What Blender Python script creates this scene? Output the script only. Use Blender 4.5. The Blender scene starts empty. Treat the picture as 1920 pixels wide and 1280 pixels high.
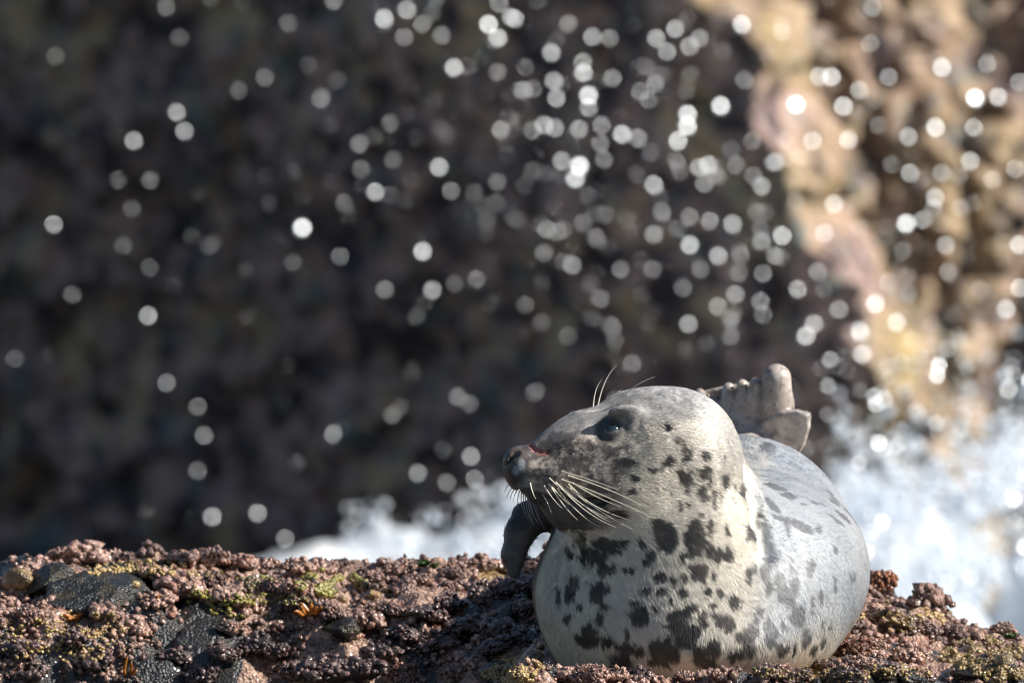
import bpy, bmesh, math, random
import numpy as np
from mathutils import Vector, Matrix
from mathutils.bvhtree import BVHTree

random.seed(7)
rng = np.random.default_rng(7)
scene = bpy.context.scene
col = scene.collection

# ------------------------------------------------------------------ camera
DIST = 21.0
EL = math.radians(6.0)
CE, SE = math.cos(EL), math.sin(EL)
CAM = np.array([-0.34, -DIST * CE + 0.595 * SE, DIST * SE + 0.595 * CE])
FWD = np.array([0.0, CE, -SE]); UPV = np.array([0.0, SE, CE])
cam_d = bpy.data.cameras.new('camera')
cam_d.sensor_width = 36.0
cam_d.lens = 36.0 * DIST / 1.92
cam_d.clip_start = 0.1
cam_d.clip_end = 3000.0
cam_d.dof.use_dof = True
cam_d.dof.focus_distance = DIST - 0.06
cam_d.dof.aperture_fstop = 6.4
cam = bpy.data.objects.new('camera', cam_d)
cam.location = CAM
cam.rotation_euler = (math.radians(90) - EL, 0, 0)
col.objects.link(cam)
scene.camera = cam

# ------------------------------------------------------------------ sky, sun, exposure
SUN = np.array([0.78, -0.13, 0.60]); SUN /= np.linalg.norm(SUN)
world = bpy.data.worlds.new('World'); scene.world = world
world.use_nodes = True
wn = world.node_tree.nodes; wl = world.node_tree.links
bg = wn['Background']
sky = wn.new('ShaderNodeTexSky'); sky.sky_type = 'NISHITA'; sky.sun_disc = False
sky.sun_elevation = math.asin(SUN[2]); sky.sun_rotation = math.atan2(SUN[0], SUN[1])
sky.air_density = 1.0; sky.dust_density = 0.6; sky.ozone_density = 1.0
wl.new(sky.outputs[0], bg.inputs[0]); bg.inputs[1].default_value = 0.050
sun_d = bpy.data.lights.new('sun', 'SUN'); sun_d.energy = 5.0; sun_d.angle = math.radians(0.5)
sun_d.color = (1.0, 0.945, 0.86)
sun = bpy.data.objects.new('sun', sun_d)
sun.rotation_euler = Vector(-SUN).to_track_quat('-Z', 'Y').to_euler()
sun.location = (6, -4, 8)
col.objects.link(sun)
scene.view_settings.view_transform = 'Standard'
scene.view_settings.look = 'None'
scene.view_settings.exposure = 0.90
scene.view_settings.gamma = 1.0
scene.view_settings.use_curve_mapping = False
scene.render.engine = 'CYCLES'
scene.cycles.use_denoising = True
scene.cycles.sample_clamp_indirect = 6.0
scene.cycles.max_bounces = 6
scene.cycles.filter_width = 1.2

# ------------------------------------------------------------------ helpers
def at(px, py, y):
    """world point on the ray of photo pixel (1920 wide) at depth y"""
    d = FWD * DIST + np.array([(px - 960) / 1000.0, 0, 0]) + UPV * ((640 - py) / 1000.0)
    t = (y - CAM[1]) / d[1]
    return CAM + d * t

def proj(P):
    v = P - CAM
    f = v @ FWD
    return 960 + v[..., 0] / f * DIST * 1000, 640 - (v @ UPV) / f * DIST * 1000

def _hash(ix, iy, iz, seed):
    h = (ix * 374761393 + iy * 668265263 + iz * 2147483647 + seed * 974634777) & 0xFFFFFFFF
    h = ((h ^ (h >> 13)) * 1274126177) & 0xFFFFFFFF
    h = ((h ^ (h >> 16)) * 2246822519) & 0xFFFFFFFF
    return ((h ^ (h >> 15)) & 0xFFFFFF) / float(0xFFFFFF)

def vnoise(P, seed=0):
    P = np.asarray(P, dtype=np.float64)
    i = np.floor(P).astype(np.int64); f = P - i
    f = f * f * f * (f * (f * 6 - 15) + 10)
    out = 0
    for dx in (0, 1):
        wx = f[..., 0] if dx else 1 - f[..., 0]
        for dy in (0, 1):
            wy = f[..., 1] if dy else 1 - f[..., 1]
            for dz in (0, 1):
                wz = f[..., 2] if dz else 1 - f[..., 2]
                out = out + wx * wy * wz * _hash(i[..., 0] + dx, i[..., 1] + dy, i[..., 2] + dz, seed)
    return out * 2 - 1

def fbm(P, oct=4, seed=0, gain=0.5):
    s = 0; a = 1.0; n = 0
    for o in range(oct):
        s = s + a * vnoise(P * (2.03 ** o) + 17.3 * o, seed + o); n += a; a *= gain
    return s / n

def worley(P, seed=0):
    """F1, F2 and the id of the nearest cell for 3-D points"""
    P = np.asarray(P, dtype=np.float64)
    i = np.floor(P).astype(np.int64)
    f1 = np.full(P.shape[:-1], 9.0); f2 = f1.copy(); cid = np.zeros(P.shape[:-1])
    for dx in (-1, 0, 1):
        for dy in (-1, 0, 1):
            for dz in (-1, 0, 1):
                c = i + np.array([dx, dy, dz])
                o = np.stack([_hash(c[..., 0], c[..., 1], c[..., 2], seed + q) for q in (1, 2, 3)], -1)
                d = np.linalg.norm(c + o - P, axis=-1)
                m = d < f1
                f2 = np.where(m, f1, np.minimum(f2, d))
                cid = np.where(m, o[..., 0], cid)
                f1 = np.where(m, d, f1)
    return f1, f2, cid

def sstep(a, b, x):
    t = np.clip((x - a) / (b - a), 0, 1)
    return t * t * (3 - 2 * t)

def mesh_from(name, V, F, smooth=True):
    """V (n,3), F (m,3) or (m,4) integer array"""
    me = bpy.data.meshes.new(name)
    V = np.ascontiguousarray(V, dtype=np.float32); F = np.ascontiguousarray(F, dtype=np.int32)
    k = F.shape[1]
    me.vertices.add(len(V)); me.vertices.foreach_set('co', V.ravel())
    me.loops.add(F.size); me.loops.foreach_set('vertex_index', F.ravel())
    me.polygons.add(len(F))
    me.polygons.foreach_set('loop_start', np.arange(0, F.size, k, dtype=np.int32))
    me.update(calc_edges=True)
    me.validate()
    if smooth:
        me.polygons.foreach_set('use_smooth', np.ones(len(me.polygons), dtype=bool))
    return me

def fattr(me, name, arr):
    a = me.attributes.new(name, 'FLOAT', 'POINT'); a.data.foreach_set('value', np.asarray(arr, dtype=np.float32))

def vattr(me, name, arr):
    a = me.attributes.new(name, 'FLOAT_VECTOR', 'POINT'); a.data.foreach_set('vector', np.asarray(arr, dtype=np.float32).ravel())

def link(name, me, mat=None, parent=None, label=None, cat=None, group=None, kind=None, loc=None):
    o = bpy.data.objects.new(name, me); col.objects.link(o)
    if mat is not None and me is not None and not me.materials: me.materials.append(mat)
    if parent is not None: o.parent = parent
    if label: o['label'] = label
    if cat: o['category'] = cat
    if group: o['group'] = group
    if kind: o['kind'] = kind
    if loc is not None: o.location = loc
    return o

class Nodes:
    def __init__(self, name):
        self.m = bpy.data.materials.new(name); self.m.use_nodes = True
        self.t = self.m.node_tree; self.n = self.t.nodes; self.l = self.t.links
        self.b = self.n['Principled BSDF']
    def add(self, typ, **kw):
        x = self.n.new(typ)
        for k, v in kw.items(): setattr(x, k, v)
        return x
    def put(self, sock, v):
        if isinstance(v, bpy.types.NodeSocket): self.l.new(v, sock)
        elif v is not None:
            if sock.type == 'RGBA' and len(v) == 3: v = (*v, 1)
            sock.default_value = v
    def attr(self, name, out='Fac'):
        return self.add('ShaderNodeAttribute', attribute_name=name).outputs[out]
    def math(self, op, a, b=None, clamp=False):
        x = self.add('ShaderNodeMath', operation=op, use_clamp=clamp)
        self.put(x.inputs[0], a)
        if b is not None: self.put(x.inputs[1], b)
        return x.outputs[0]
    def remap(self, v, a, b, c=0.0, d=1.0, smooth=True):
        x = self.add('ShaderNodeMapRange', interpolation_type='SMOOTHSTEP' if smooth else 'LINEAR')
        for i, q in enumerate((v, a, b, c, d)): self.put(x.inputs[i], q)
        return x.outputs[0]
    def mix(self, f, a, b, blend='MIX'):
        x = self.add('ShaderNodeMix', data_type='RGBA', blend_type=blend)
        self.put(x.inputs[0], f); self.put(x.inputs[6], a); self.put(x.inputs[7], b)
        return x.outputs[2]
    def noise(self, vec, scale, detail=4, rough=0.55, out='Fac'):
        x = self.add('ShaderNodeTexNoise')
        self.put(x.inputs['Vector'], vec); x.inputs['Scale'].default_value = scale
        x.inputs['Detail'].default_value = detail; x.inputs['Roughness'].default_value = rough
        return x.outputs[out]
    def vor(self, vec, scale, feature='F1', out='Distance'):
        x = self.add('ShaderNodeTexVoronoi', feature=feature)
        self.put(x.inputs['Vector'], vec); x.inputs['Scale'].default_value = scale
        return x.outputs[out]
    def vmul(self, v, s):
        x = self.add('ShaderNodeVectorMath', operation='MULTIPLY')
        self.put(x.inputs[0], v); x.inputs[1].default_value = s
        return x.outputs[0]
    def bump(self, h, strength, dist, normal=None):
        x = self.add('ShaderNodeBump'); self.put(x.inputs['Height'], h)
        x.inputs['Strength'].default_value = strength; x.inputs['Distance'].default_value = dist
        if normal is not None: self.put(x.inputs['Normal'], normal)
        return x.outputs[0]
    def obj(self): return self.add('ShaderNodeTexCoord').outputs['Object']
    def geo(self): return self.add('ShaderNodeNewGeometry').outputs['Position']
    def set(self, **kw):
        for k, v in kw.items(): self.put(self.b.inputs[k.replace('_', ' ')], v)
        return self.m

# ------------------------------------------------------------------ materials
def mat_simple(name, c, rough=0.5, **kw):
    n = Nodes(name); return n.set(Base_Color=c, Roughness=rough, **kw)

def mat_seal():
    n = Nodes('seal_skin'); P = n.obj()
    c = n.attr('coat', 'Color'); skin = n.attr('skin')
    fine = n.noise(P, 70, 4, .6); grain = n.noise(P, 260, 3, .6)
    c = n.mix(n.remap(grain, .35, .7, 0, .25), c, (.05, .045, .045))
    c = n.mix(n.math('MULTIPLY', skin, n.remap(fine, .5, .65, 0, .5)), c, (.06, .055, .055))
    nor = n.bump(n.math('ADD', fine, n.math('MULTIPLY', grain, .5)), .22, .006)
    ro = n.remap(skin, 0, 1, .55, .36)
    return n.set(Base_Color=c, Roughness=ro, Normal=nor, Specular_IOR_Level=.45)

def mat_fur():
    n = Nodes('seal_fur')
    c = n.attr('hcol', 'Color'); nor = n.attr('hnor', 'Vector')
    n.set(Base_Color=c, Roughness=.44, Normal=nor, Specular_IOR_Level=.38)
    h = n.add('ShaderNodeBsdfHair', component='Reflection')
    n.put(h.inputs['Color'], n.mix(.22, c, (.95, .97, 1.0))); n.put(h.inputs['RoughnessU'], .13); n.put(h.inputs['RoughnessV'], .7)
    mx = n.add('ShaderNodeMixShader')
    bw = n.add('ShaderNodeRGBToBW'); n.put(bw.inputs[0], c)
    n.put(mx.inputs[0], n.remap(bw.outputs[0], .04, .40, .12, .34))
    n.l.new(n.b.outputs[0], mx.inputs[1]); n.l.new(h.outputs[0], mx.inputs[2])
    n.l.new(mx.outputs[0], n.n['Material Output'].inputs['Surface'])
    return n.m

def mat_ledge():
    n = Nodes('wet_algae_rock'); P = n.geo()
    z1 = n.noise(P, 7, 4, .6); z2 = n.noise(n.vmul(P, (1, 1, 1)), 22, 5, .6); z3 = n.noise(P, 90, 4, .65)
    v = n.vor(P, 160)
    crust = n.mix(n.remap(z3, .3, .7), (.085, .042, .030), (.50, .325, .24))
    crust = n.mix(n.remap(z2, .50, .68), crust, (.20, .085, .060))
    stone = n.mix(n.remap(z2, .35, .65), (.012, .014, .016), (.042, .038, .033))
    ochre = n.mix(n.remap(z3, .35, .65), (.16, .085, .02), (.40, .27, .10))
    pit = n.attr('pit'); st = n.attr('stone'); oc = n.attr('ochre')
    c = n.mix(n.remap(n.math('ADD', st, n.math('MULTIPLY', n.math('SUBTRACT', z2, .5), .9)), .45, .6), crust, stone)
    c = n.mix(n.math('MULTIPLY', n.remap(n.math('ADD', oc, n.math('MULTIPLY', n.math('SUBTRACT', z2, .5), .9)), .5, .65), .8), c, ochre)
    c = n.mix(n.math('MULTIPLY', pit, .75), c, (.030, .018, .020))  # shade in the pits is painted into the rock colour
    wet = n.remap(n.math('ADD', z1, n.math('MULTIPLY', z2, .6)), .70, .95)
    ro = n.math('SUBTRACT', .62, n.math('MULTIPLY', wet, .42))
    ro = n.math('SUBTRACT', ro, n.math('MULTIPLY', st, .28), True)
    h = n.math('ADD', n.math('MULTIPLY', z3, .8), n.math('MULTIPLY', v, -.5))
    nor = n.bump(h, .8, .010)
    return n.set(Base_Color=c, Roughness=ro, Normal=nor, Specular_IOR_Level=.55, Coat_Weight=.5, Coat_Roughness=.07)

def mat_crust(name, a, b, c2, ro=(.55, .3), coat=.6):
    n = Nodes(name); P = n.geo()
    z1 = n.noise(P, 28, 4, .6); z3 = n.noise(P, 130, 4, .65); pit = n.attr('pit')
    c = n.mix(n.remap(z3, .3, .7), a, b)
    c = n.mix(n.remap(z1, .5, .68), c, c2)
    c = n.mix(n.math('MULTIPLY', pit, .8), c, tuple(q * .18 for q in a))  # painted gap shade on lumps and nodules; stripes on the limpets
    lo = n.noise(P, 6.0, 3, .55)
    c = n.mix(n.remap(lo, .46, .60, 0, .74), c, tuple(q * .34 for q in a))
    r = n.remap(z1, .35, .65, ro[0], ro[1])
    n.set(Coat_Weight=coat, Coat_Roughness=.07)
    nor = n.bump(n.math('ADD', z3, n.math('MULTIPLY', n.vor(P, 230), -.6)), .7, .006)
    return n.set(Base_Color=c, Roughness=r, Normal=nor, Specular_IOR_Level=.5)

def mat_cliff():
    n = Nodes('cliff_rock'); P = n.geo()
    a = n.noise(P, 1.6, 5, .6); b = n.noise(P, 5.5, 4, .6); g = n.noise(n.vmul(P, (1, 1, .6)), 3.1, 4, .6)
    g2 = n.noise(n.vmul(P, (1.3, 1, 1)), 4.3, 3, .55)
    c = n.mix(n.remap(b, .42, .58), (.052, .036, .040), (.38, .26, .225))
    c = n.mix(n.remap(g, .54, .62), c, (.42, .31, .20))
    c = n.mix(n.remap(g2, .58, .68), c, (.12, .17, .165))
    c = n.mix(n.remap(a, .57, .68), c, (.05, .035, .045))
    y = n.math('MULTIPLY', n.attr('yellow'), n.remap(b, .30, .5))
    c = n.mix(y, c, n.mix(n.remap(g2, .4, .6), (.33, .25, .085), (.16, .12, .055)))
    c = n.mix(n.math('MULTIPLY', n.attr('rust'), n.remap(b, .40, .60)), c, (.24, .165, .095))
    nor = n.bump(b, .8, .1)
    return n.set(Base_Color=c, Roughness=.6, Normal=nor)

def mat_foam():
    n = Nodes('sea_foam'); P = n.geo()
    a = n.noise(P, 2.2, 4, .6)
    c = n.mix(n.remap(a, .35, .65), (.80, .87, .95), (.95, .97, .99))
    n.set(Base_Color=c, Roughness=.6)
    tr = n.add('ShaderNodeBsdfTranslucent'); n.put(tr.inputs['Color'], c)
    mx = n.add('ShaderNodeMixShader'); mx.inputs[0].default_value = .52
    n.l.new(n.b.outputs[0], mx.inputs[1]); n.l.new(tr.outputs[0], mx.inputs[2])
    n.l.new(mx.outputs[0], n.n['Material Output'].inputs['Surface'])
    return n.m

def mat_water(name, c, ro=.06, s=3.0, st=.5, d=.15):
    n = Nodes(name); P = n.geo()
    h = n.noise(n.vmul(P, (1, 1, 1)), s, 5, .55)
    return n.set(Base_Color=c, Roughness=ro, IOR=1.33, Normal=n.bump(h, st, d))

M = dict(
    seal=mat_seal(), fur=mat_fur(), ledge=mat_ledge(), cliff=mat_cliff(), foam=mat_foam(),
    eye=mat_simple('eye_cornea', (.012, .022, .030), .08, Coat_Weight=.6, Coat_Roughness=.05),
    lidrim=mat_simple('eye_rim', (.008, .008, .009), .25),
    whisker=mat_simple('whisker_white', (.82, .76, .62), .3),
    whisker_far=mat_simple('whisker_grey', (.45, .48, .52), .3),
    claw=mat_simple('claw_horn', (.30, .24, .19), .3),
    flesh=mat_simple('raw_flesh', (.55, .14, .12), .35),
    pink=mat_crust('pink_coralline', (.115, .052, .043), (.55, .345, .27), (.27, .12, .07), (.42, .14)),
    mauve=mat_crust('mauve_shaded_coralline', (.045, .026, .027), (.20, .118, .105), (.075, .036, .034), (.42, .16)),  # mauve algae, darkened to carry the ledge's shade
    rust=mat_crust('rust_weed', (.13, .035, .012), (.34, .12, .035), (.22, .07, .02), (.45, .2)),
    slate=mat_crust('wet_slate', (.007, .009, .011), (.024, .024, .022), (.045, .034, .017), (.24, .40), .12),
    ochre=mat_crust('ochre_stone', (.15, .08, .025), (.36, .24, .10), (.22, .13, .04), (.3, .2)),
    barnacle=mat_crust('barnacle_shell', (.22, .13, .035), (.50, .36, .16), (.33, .23, .06), (.35, .12)),
    bgreen=mat_crust('green_bead_weed', (.10, .085, .012), (.30, .25, .05), (.17, .17, .03), (.3, .12)),
    limpet=mat_crust('limpet_shell', (.20, .12, .045), (.50, .36, .17), (.30, .19, .08), (.4, .25)),
    wrack=mat_simple('orange_wrack', (.27, .095, .014), .35, Subsurface_Weight=0.0),
    green=mat_simple('green_weed', (.030, .070, .010), .35),
    spray=mat_simple('spray_water', (.90, .95, 1.0), .36, Metallic=.85),
    pool=mat_water('pool_water', (.020, .030, .040), .04, 30, .25, .01),
    sea=mat_water('sea_water', (.030, .060, .085), .10, 1.4, .8, .3),
)

# ------------------------------------------------------------------ sea
SEA = -4.0
def build_sea():
    xs = np.concatenate([np.linspace(-600, -14, 14), np.linspace(-12, 12, 70), np.linspace(14, 600, 14)])
    ys = np.concatenate([np.linspace(-300, -6, 12), np.linspace(-4, 44, 110), np.linspace(50, 900, 12)])
    X, Y = np.meshgrid(xs, ys, indexing='ij')
    P = np.stack([X * .45, Y * .45, 0 * X], -1)
    Z = SEA + .16 * fbm(P, 3, 5)
    return grid_mesh('sea', np.stack([X, Y, Z], -1))

def grid_faces(nu, nv, flip=False):
    i = np.arange(nu - 1)[:, None] * nv + np.arange(nv - 1)[None, :]
    F = np.stack([i, i + nv, i + nv + 1, i + 1], -1).reshape(-1, 4)
    return F[:, ::-1] if flip else F

def grid_mesh(name, G, flip=False, smooth=True):
    nu, nv = G.shape[:2]
    return mesh_from(name, G.reshape(-1, 3), grid_faces(nu, nv, flip), smooth)

link('sea', build_sea(), M['sea'], kind='structure', label='blue sea water behind the rock ledge', cat='sea')

# ------------------------------------------------------------------ cliff
def build_cliff():
    xs = np.concatenate([np.linspace(-26, -4.2, 60), np.linspace(-4.0, 4.2, 260), np.linspace(4.4, 26, 60)])
    zs = np.concatenate([np.linspace(-6, -4.4, 8), np.linspace(-4.3, 0.6, 170), np.linspace(.75, 9, 50)])
    X, Z = np.meshgrid(xs, zs, indexing='ij')
    Y0 = 30.0
    # the arris of the buttress, read off the photograph at its own distance
    ax = np.array([at(p, q, Y0) for p, q in ((1250, -160), (1330, 0), (1400, 130), (1450, 260), (1510, 420), (1580, 560), (1640, 700), (1690, 800), (1720, 1000))])
    xc = np.interp(-Z, -ax[:, 2], ax[:, 0])
    P3 = np.stack([X, Z, 0 * X], -1)
    xc = xc + .24 * fbm(P3 * 3.4, 4, 31, .65)
    d = X - xc
    left = np.minimum(np.maximum(-d, 0), 7.0)
    Y = Y0 + 1.15 * left + .16 * np.maximum(-d - 7, 0)
    Y += np.where(d > 0, .05 * d + .50 * (Z + 4.2) * np.clip(d / .35, 0, 1), 0)
    Y += .30 * (Z + 4.2) * .12
    P3 = np.stack([X, Y, Z], -1)
    n1 = fbm(P3 * .9, 3, 41); n2 = fbm(P3 * 2.6, 4, 43); f1, f2, cid = worley((P3 + .12 * fbm(P3 * 4, 2, 49)[..., None]) * 4.6, 47)
    h1, h2, _ = worley(P3 * 9.5, 48)
    Y = Y + .22 * n1 + .16 * n2 - .24 * (f2 - f1) * np.where(d > 0, 1.2, .8) - .12 * (h2 - h1) + .06 * cid * (d > 0)
    gash = np.exp(-((X - 2.15 - .25 * (Z + 2.4)) / .13) ** 2) * sstep(-4, -2.6, Z)
    Y = Y + .35 * gash
    X2 = X + .10 * fbm(P3 * 2.6 + 50, 3, 53)
    G = np.stack([X2, Y, Z], -1)
    me = grid_mesh('cliff', G, flip=True)
    band = np.exp(-((d - .18) / .23) ** 2) * (d > -.12)
    yel = band * (.45 + 1.1 * fbm(np.stack([X, Z, 0 * X], -1) * 2.6, 3, 61))
    yel = np.clip(yel + .45 * sstep(.1, .4, fbm(np.stack([X, Z, 0 * X], -1) * 2.2, 3, 63)) * (d > 0), 0, 1)
    rust = np.clip(sstep(.15, .45, d) * .75 + 0 * d, 0, 1)
    fattr(me, 'yellow', yel.ravel()); fattr(me, 'rust', rust.ravel())
    return me
link('cliff', build_cliff(), M['cliff'], kind='structure', label='dark weed covered sea cliff with a sunlit ochre buttress', cat='cliff')

# ------------------------------------------------------------------ rock ledge
lx = np.concatenate([np.linspace(-4.5, -1.45, 60), np.arange(-1.44, .80, .0042), np.linspace(.81, 3.5, 60)])
ly = np.concatenate([np.linspace(-3.2, -.72, 50), np.arange(-.71, 1.9, .0062), np.linspace(1.91, 3.2, 30)])

def build_ledge():
    X, Y = np.meshgrid(lx, ly, indexing='ij')
    P = np.stack([X, Y, 0 * X], -1)
    wx = X + .05 * fbm(P * 6, 3, 3); wy = Y + .05 * fbm(P * 6 + 9, 3, 4)
    Z = np.zeros_like(X)
    # slope down to the right, slow swell of the platform
    Z -= .075 * sstep(.15, .75, X) + .35 * np.maximum(X - .75, 0)
    Z += .035 * fbm(P * 1.7, 3, 11)
    # raised rear shelf on the left, a hollow beside the seal
    Z += .012 * sstep(.55, .85, wy) * sstep(.05, -.25, X)
    Z -= .060 * np.exp(-((X + .42) / .26) ** 2 - ((wy - .20) / .26) ** 2)
    Z -= .42 * sstep(.98, .30, wy) * sstep(-.28, -.62, wx)
    # bed for the seal
    Z -= .035 * np.exp(-((X - .05) / .28) ** 2 - ((Y - .35) / .65) ** 2)
    # low rim of stones in front
    Z += .042 * np.exp(-((wy + .36) / .08) ** 2) * sstep(-.55, -.42, X)
    # lumps
    f1, f2, c1 = worley(np.stack([wx, wy, 0 * X], -1) * 9.0 + .37, 21)
    Z += (.072 * (.42 - f1)) * (.4 + 1.0 * c1) - .008
    g1, g2, c2 = worley(np.stack([wx, wy, Z * 1.0], -1) * 26.0, 23)
    keep = sstep(-.35, .1, fbm(P * 4.0, 3, 27))
    Z += .016 * (.55 - 1.2 * g1) * (.35 + .65 * keep)
    h1, h2, c3 = worley(np.stack([X, Y, Z], -1) * 78.0, 25)
    Z += .0062 * (.6 - 1.3 * h1) * (.25 + .75 * keep)
    Z += .006 * fbm(P * 30, 3, 29)
    pit = np.clip(sstep(.45, .95, g1) * .7 + sstep(.5, .95, h1) * .45, 0, 1) * (.35 + .65 * keep)  # mask for the painted shade between lumps
    # edges: back edge, front and sides fall to the sea
    ye = 1.42 - .55 * sstep(.30, .75, X) + .07 * fbm(P * 3, 2, 33)
    over = np.maximum(Y - ye, 0)
    Z -= np.minimum(over * 4.5, 4.4)
    Z -= np.minimum(np.maximum(-.75 - Y, 0) * .55, 1.4) + np.minimum(np.maximum(-1.9 - Y, 0) * 3.0, 3.6)
    Z -= np.minimum(np.maximum(X - 2.0, 0) * 3.0, 4.2) + np.minimum(np.maximum(-3.0 - X, 0) * 3, 4.4)
    return X, Y, Z, pit, keep, P
LX, LY, LZ, LPIT, LKEEP, LP = build_ledge()

def ground(x, y):
    i = np.clip(np.searchsorted(lx, x) - 1, 0, len(lx) - 2); j = np.clip(np.searchsorted(ly, y) - 1, 0, len(ly) - 2)
    u = (x - lx[i]) / (lx[i + 1] - lx[i]); v = (y - ly[j]) / (ly[j + 1] - ly[j])
    return LZ[i, j] * (1 - u) * (1 - v) + LZ[i + 1, j] * u * (1 - v) + LZ[i, j + 1] * (1 - u) * v + LZ[i + 1, j + 1] * u * v

def ledge_mesh():
    gx = np.gradient(LZ, lx, axis=0); gy = np.gradient(LZ, ly, axis=1)
    st = np.clip(1 - LKEEP, 0, 1)
    stone = np.clip(sstep(.22, .6, st) + .8 * sstep(-.45, -.75, LX) * sstep(.55, .25, LY), 0, 1)  # front left gets extra dark stone, its shade put into the colour
    oc = sstep(.05, .5, fbm(LP * 3.1 + 4, 3, 71)) * .8
    # bulge lumps sideways so that steep faces do not stretch
    G = np.stack([LX + .010 * fbm(LP * 40, 2, 73), LY + .010 * fbm(LP * 40 + 5, 2, 74), LZ], -1)
    me = grid_mesh('rock_ledge', G)
    fattr(me, 'pit', LPIT.ravel()); fattr(me, 'stone', stone.ravel()); fattr(me, 'ochre', oc.ravel())
    return me
link('rock_ledge', ledge_mesh(), M['ledge'], kind='structure', label='rough wet rock ledge crusted with pink algae', cat='rock')

# ------------------------------------------------------------------ grey seal
HEADTAN = 0.36
HY = -0.02
def hp(px, py, lat=0.0, dy=0.0):
    """point of the head's mid plane at a photo pixel, moved lat metres to the far (+) or near (-) side"""
    p = at(px, py, HY + (px - 1200) / 1000 * HEADTAN + dy)
    return p + np.array([-.339, .941, 0]) * lat
HF = np.array([-.941, -.339, 0.0]); HL = np.array([-.339, .941, 0.0])

def smin(a, b, k):
    h = np.maximum(k - np.abs(a - b), 0) / k
    return np.minimum(a, b) - h * h * k * .25
def smax(a, b, k): return -smin(-a, -b, k)

def ell(P, c, r, ax=None):
    q = P - np.asarray(c, dtype=P.dtype)
    if ax is not None: q = q @ np.asarray(ax, dtype=P.dtype).T
    r = np.asarray(r, dtype=P.dtype)
    k0 = np.linalg.norm(q / r, axis=-1); k1 = np.linalg.norm(q / (r * r), axis=-1)
    return k0 * (k0 - 1) / np.maximum(k1, 1e-6)

def cone(P, a, b, ra, rb, flat=None, n=None):
    a = np.asarray(a, dtype=P.dtype); b = np.asarray(b, dtype=P.dtype)
    ab = b - a; q = P - a
    t = np.clip((q @ ab) / (ab @ ab), 0, 1)
    w = q - t[..., None] * ab
    if flat is not None:
        n = np.asarray(n, dtype=P.dtype); n = n / np.linalg.norm(n)
        w = w + (w @ n)[..., None] * n * (1 / flat - 1)
    d = np.linalg.norm(w, axis=-1) - (ra + (rb - ra) * t)
    return d if flat is None else d * (.5 + .5 * flat)

def frame(f, u):
    f = np.asarray(f, float); f = f / np.linalg.norm(f); s = np.cross(f, u); s /= np.linalg.norm(s); u2 = np.cross(s, f)
    return np.stack([f, s, u2])
HU = np.array([0, 0, 1.0])
HEADAX = frame(HF + np.array([0, 0, -.10]), HU)
EYE = {}

def body_sdf(P):
    d = ell(P, at(1248, 1112, .13), (.228, .26, .185))                       # chest
    d = smin(d, ell(P, at(1372, 1060, .48), (.262, .52, .190)), .13)         # trunk
    d = smin(d, ell(P, at(1432, 1100, .25), (.150, .30, .140)), .10)         # flank and folded fore limb
    d = smin(d, ell(P, at(1320, 1178, .13), (.215, .30, .10)), .08)           # belly on the rock
    d = smin(d, cone(P, at(1385, 1000, .8), at(1395, 905, 1.25), .185, .075), .12)
    d = smin(d, cone(P, at(1395, 905, 1.22), at(1400, 838, 1.36), .075, .042), .05)
    # neck column and nape
    d = smin(d, cone(P, at(1250, 972, .06), at(1242, 1100, .10), .166, .205), .12)
    d = smin(d, cone(P, at(1262, 868, .03), at(1250, 972, .06), .116, .166), .06)
    return d

def head_sdf(P, d):
    d = smin(d, ell(P, hp(1240, 838), (.134, .114, .110), HEADAX), .05)      # cranium
    d = smin(d, cone(P, hp(1180, 842), hp(1082, 862), .098, .070), .05)
    d = smin(d, cone(P, hp(1092, 838), hp(1000, 868), .066, .034), .03)      # bridge of the snout
    d = smin(d, cone(P, hp(1065, 882), hp(985, 886), .062, .038), .02)
    for s in (-1, 1):
        d = smin(d, ell(P, hp(1045, 893, .030 * s), (.056, .034, .040), HEADAX), .022)   # whisker pads
        d = smin(d, ell(P, hp(1000, 893, .018 * s), (.034, .026, .036), HEADAX), .014)
        d = smin(d, ell(P, hp(1160, 905, .055 * s), (.070, .050, .062), HEADAX), .05)    # cheeks
    d = smin(d, ell(P, hp(972, 868), (.030, .030, .031), HEADAX), .016)      # nose pad
    j = cone(P, hp(1012, 922), hp(1075, 935), .024, .050)
    j = smin(j, cone(P, hp(1075, 935), hp(1160, 945), .050, .078), .03)
    d = smin(d, j, .012)
    d = smin(d, cone(P, hp(1130, 935), at(1215, 1000, .02), .075, .14), .06)
    return d

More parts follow.
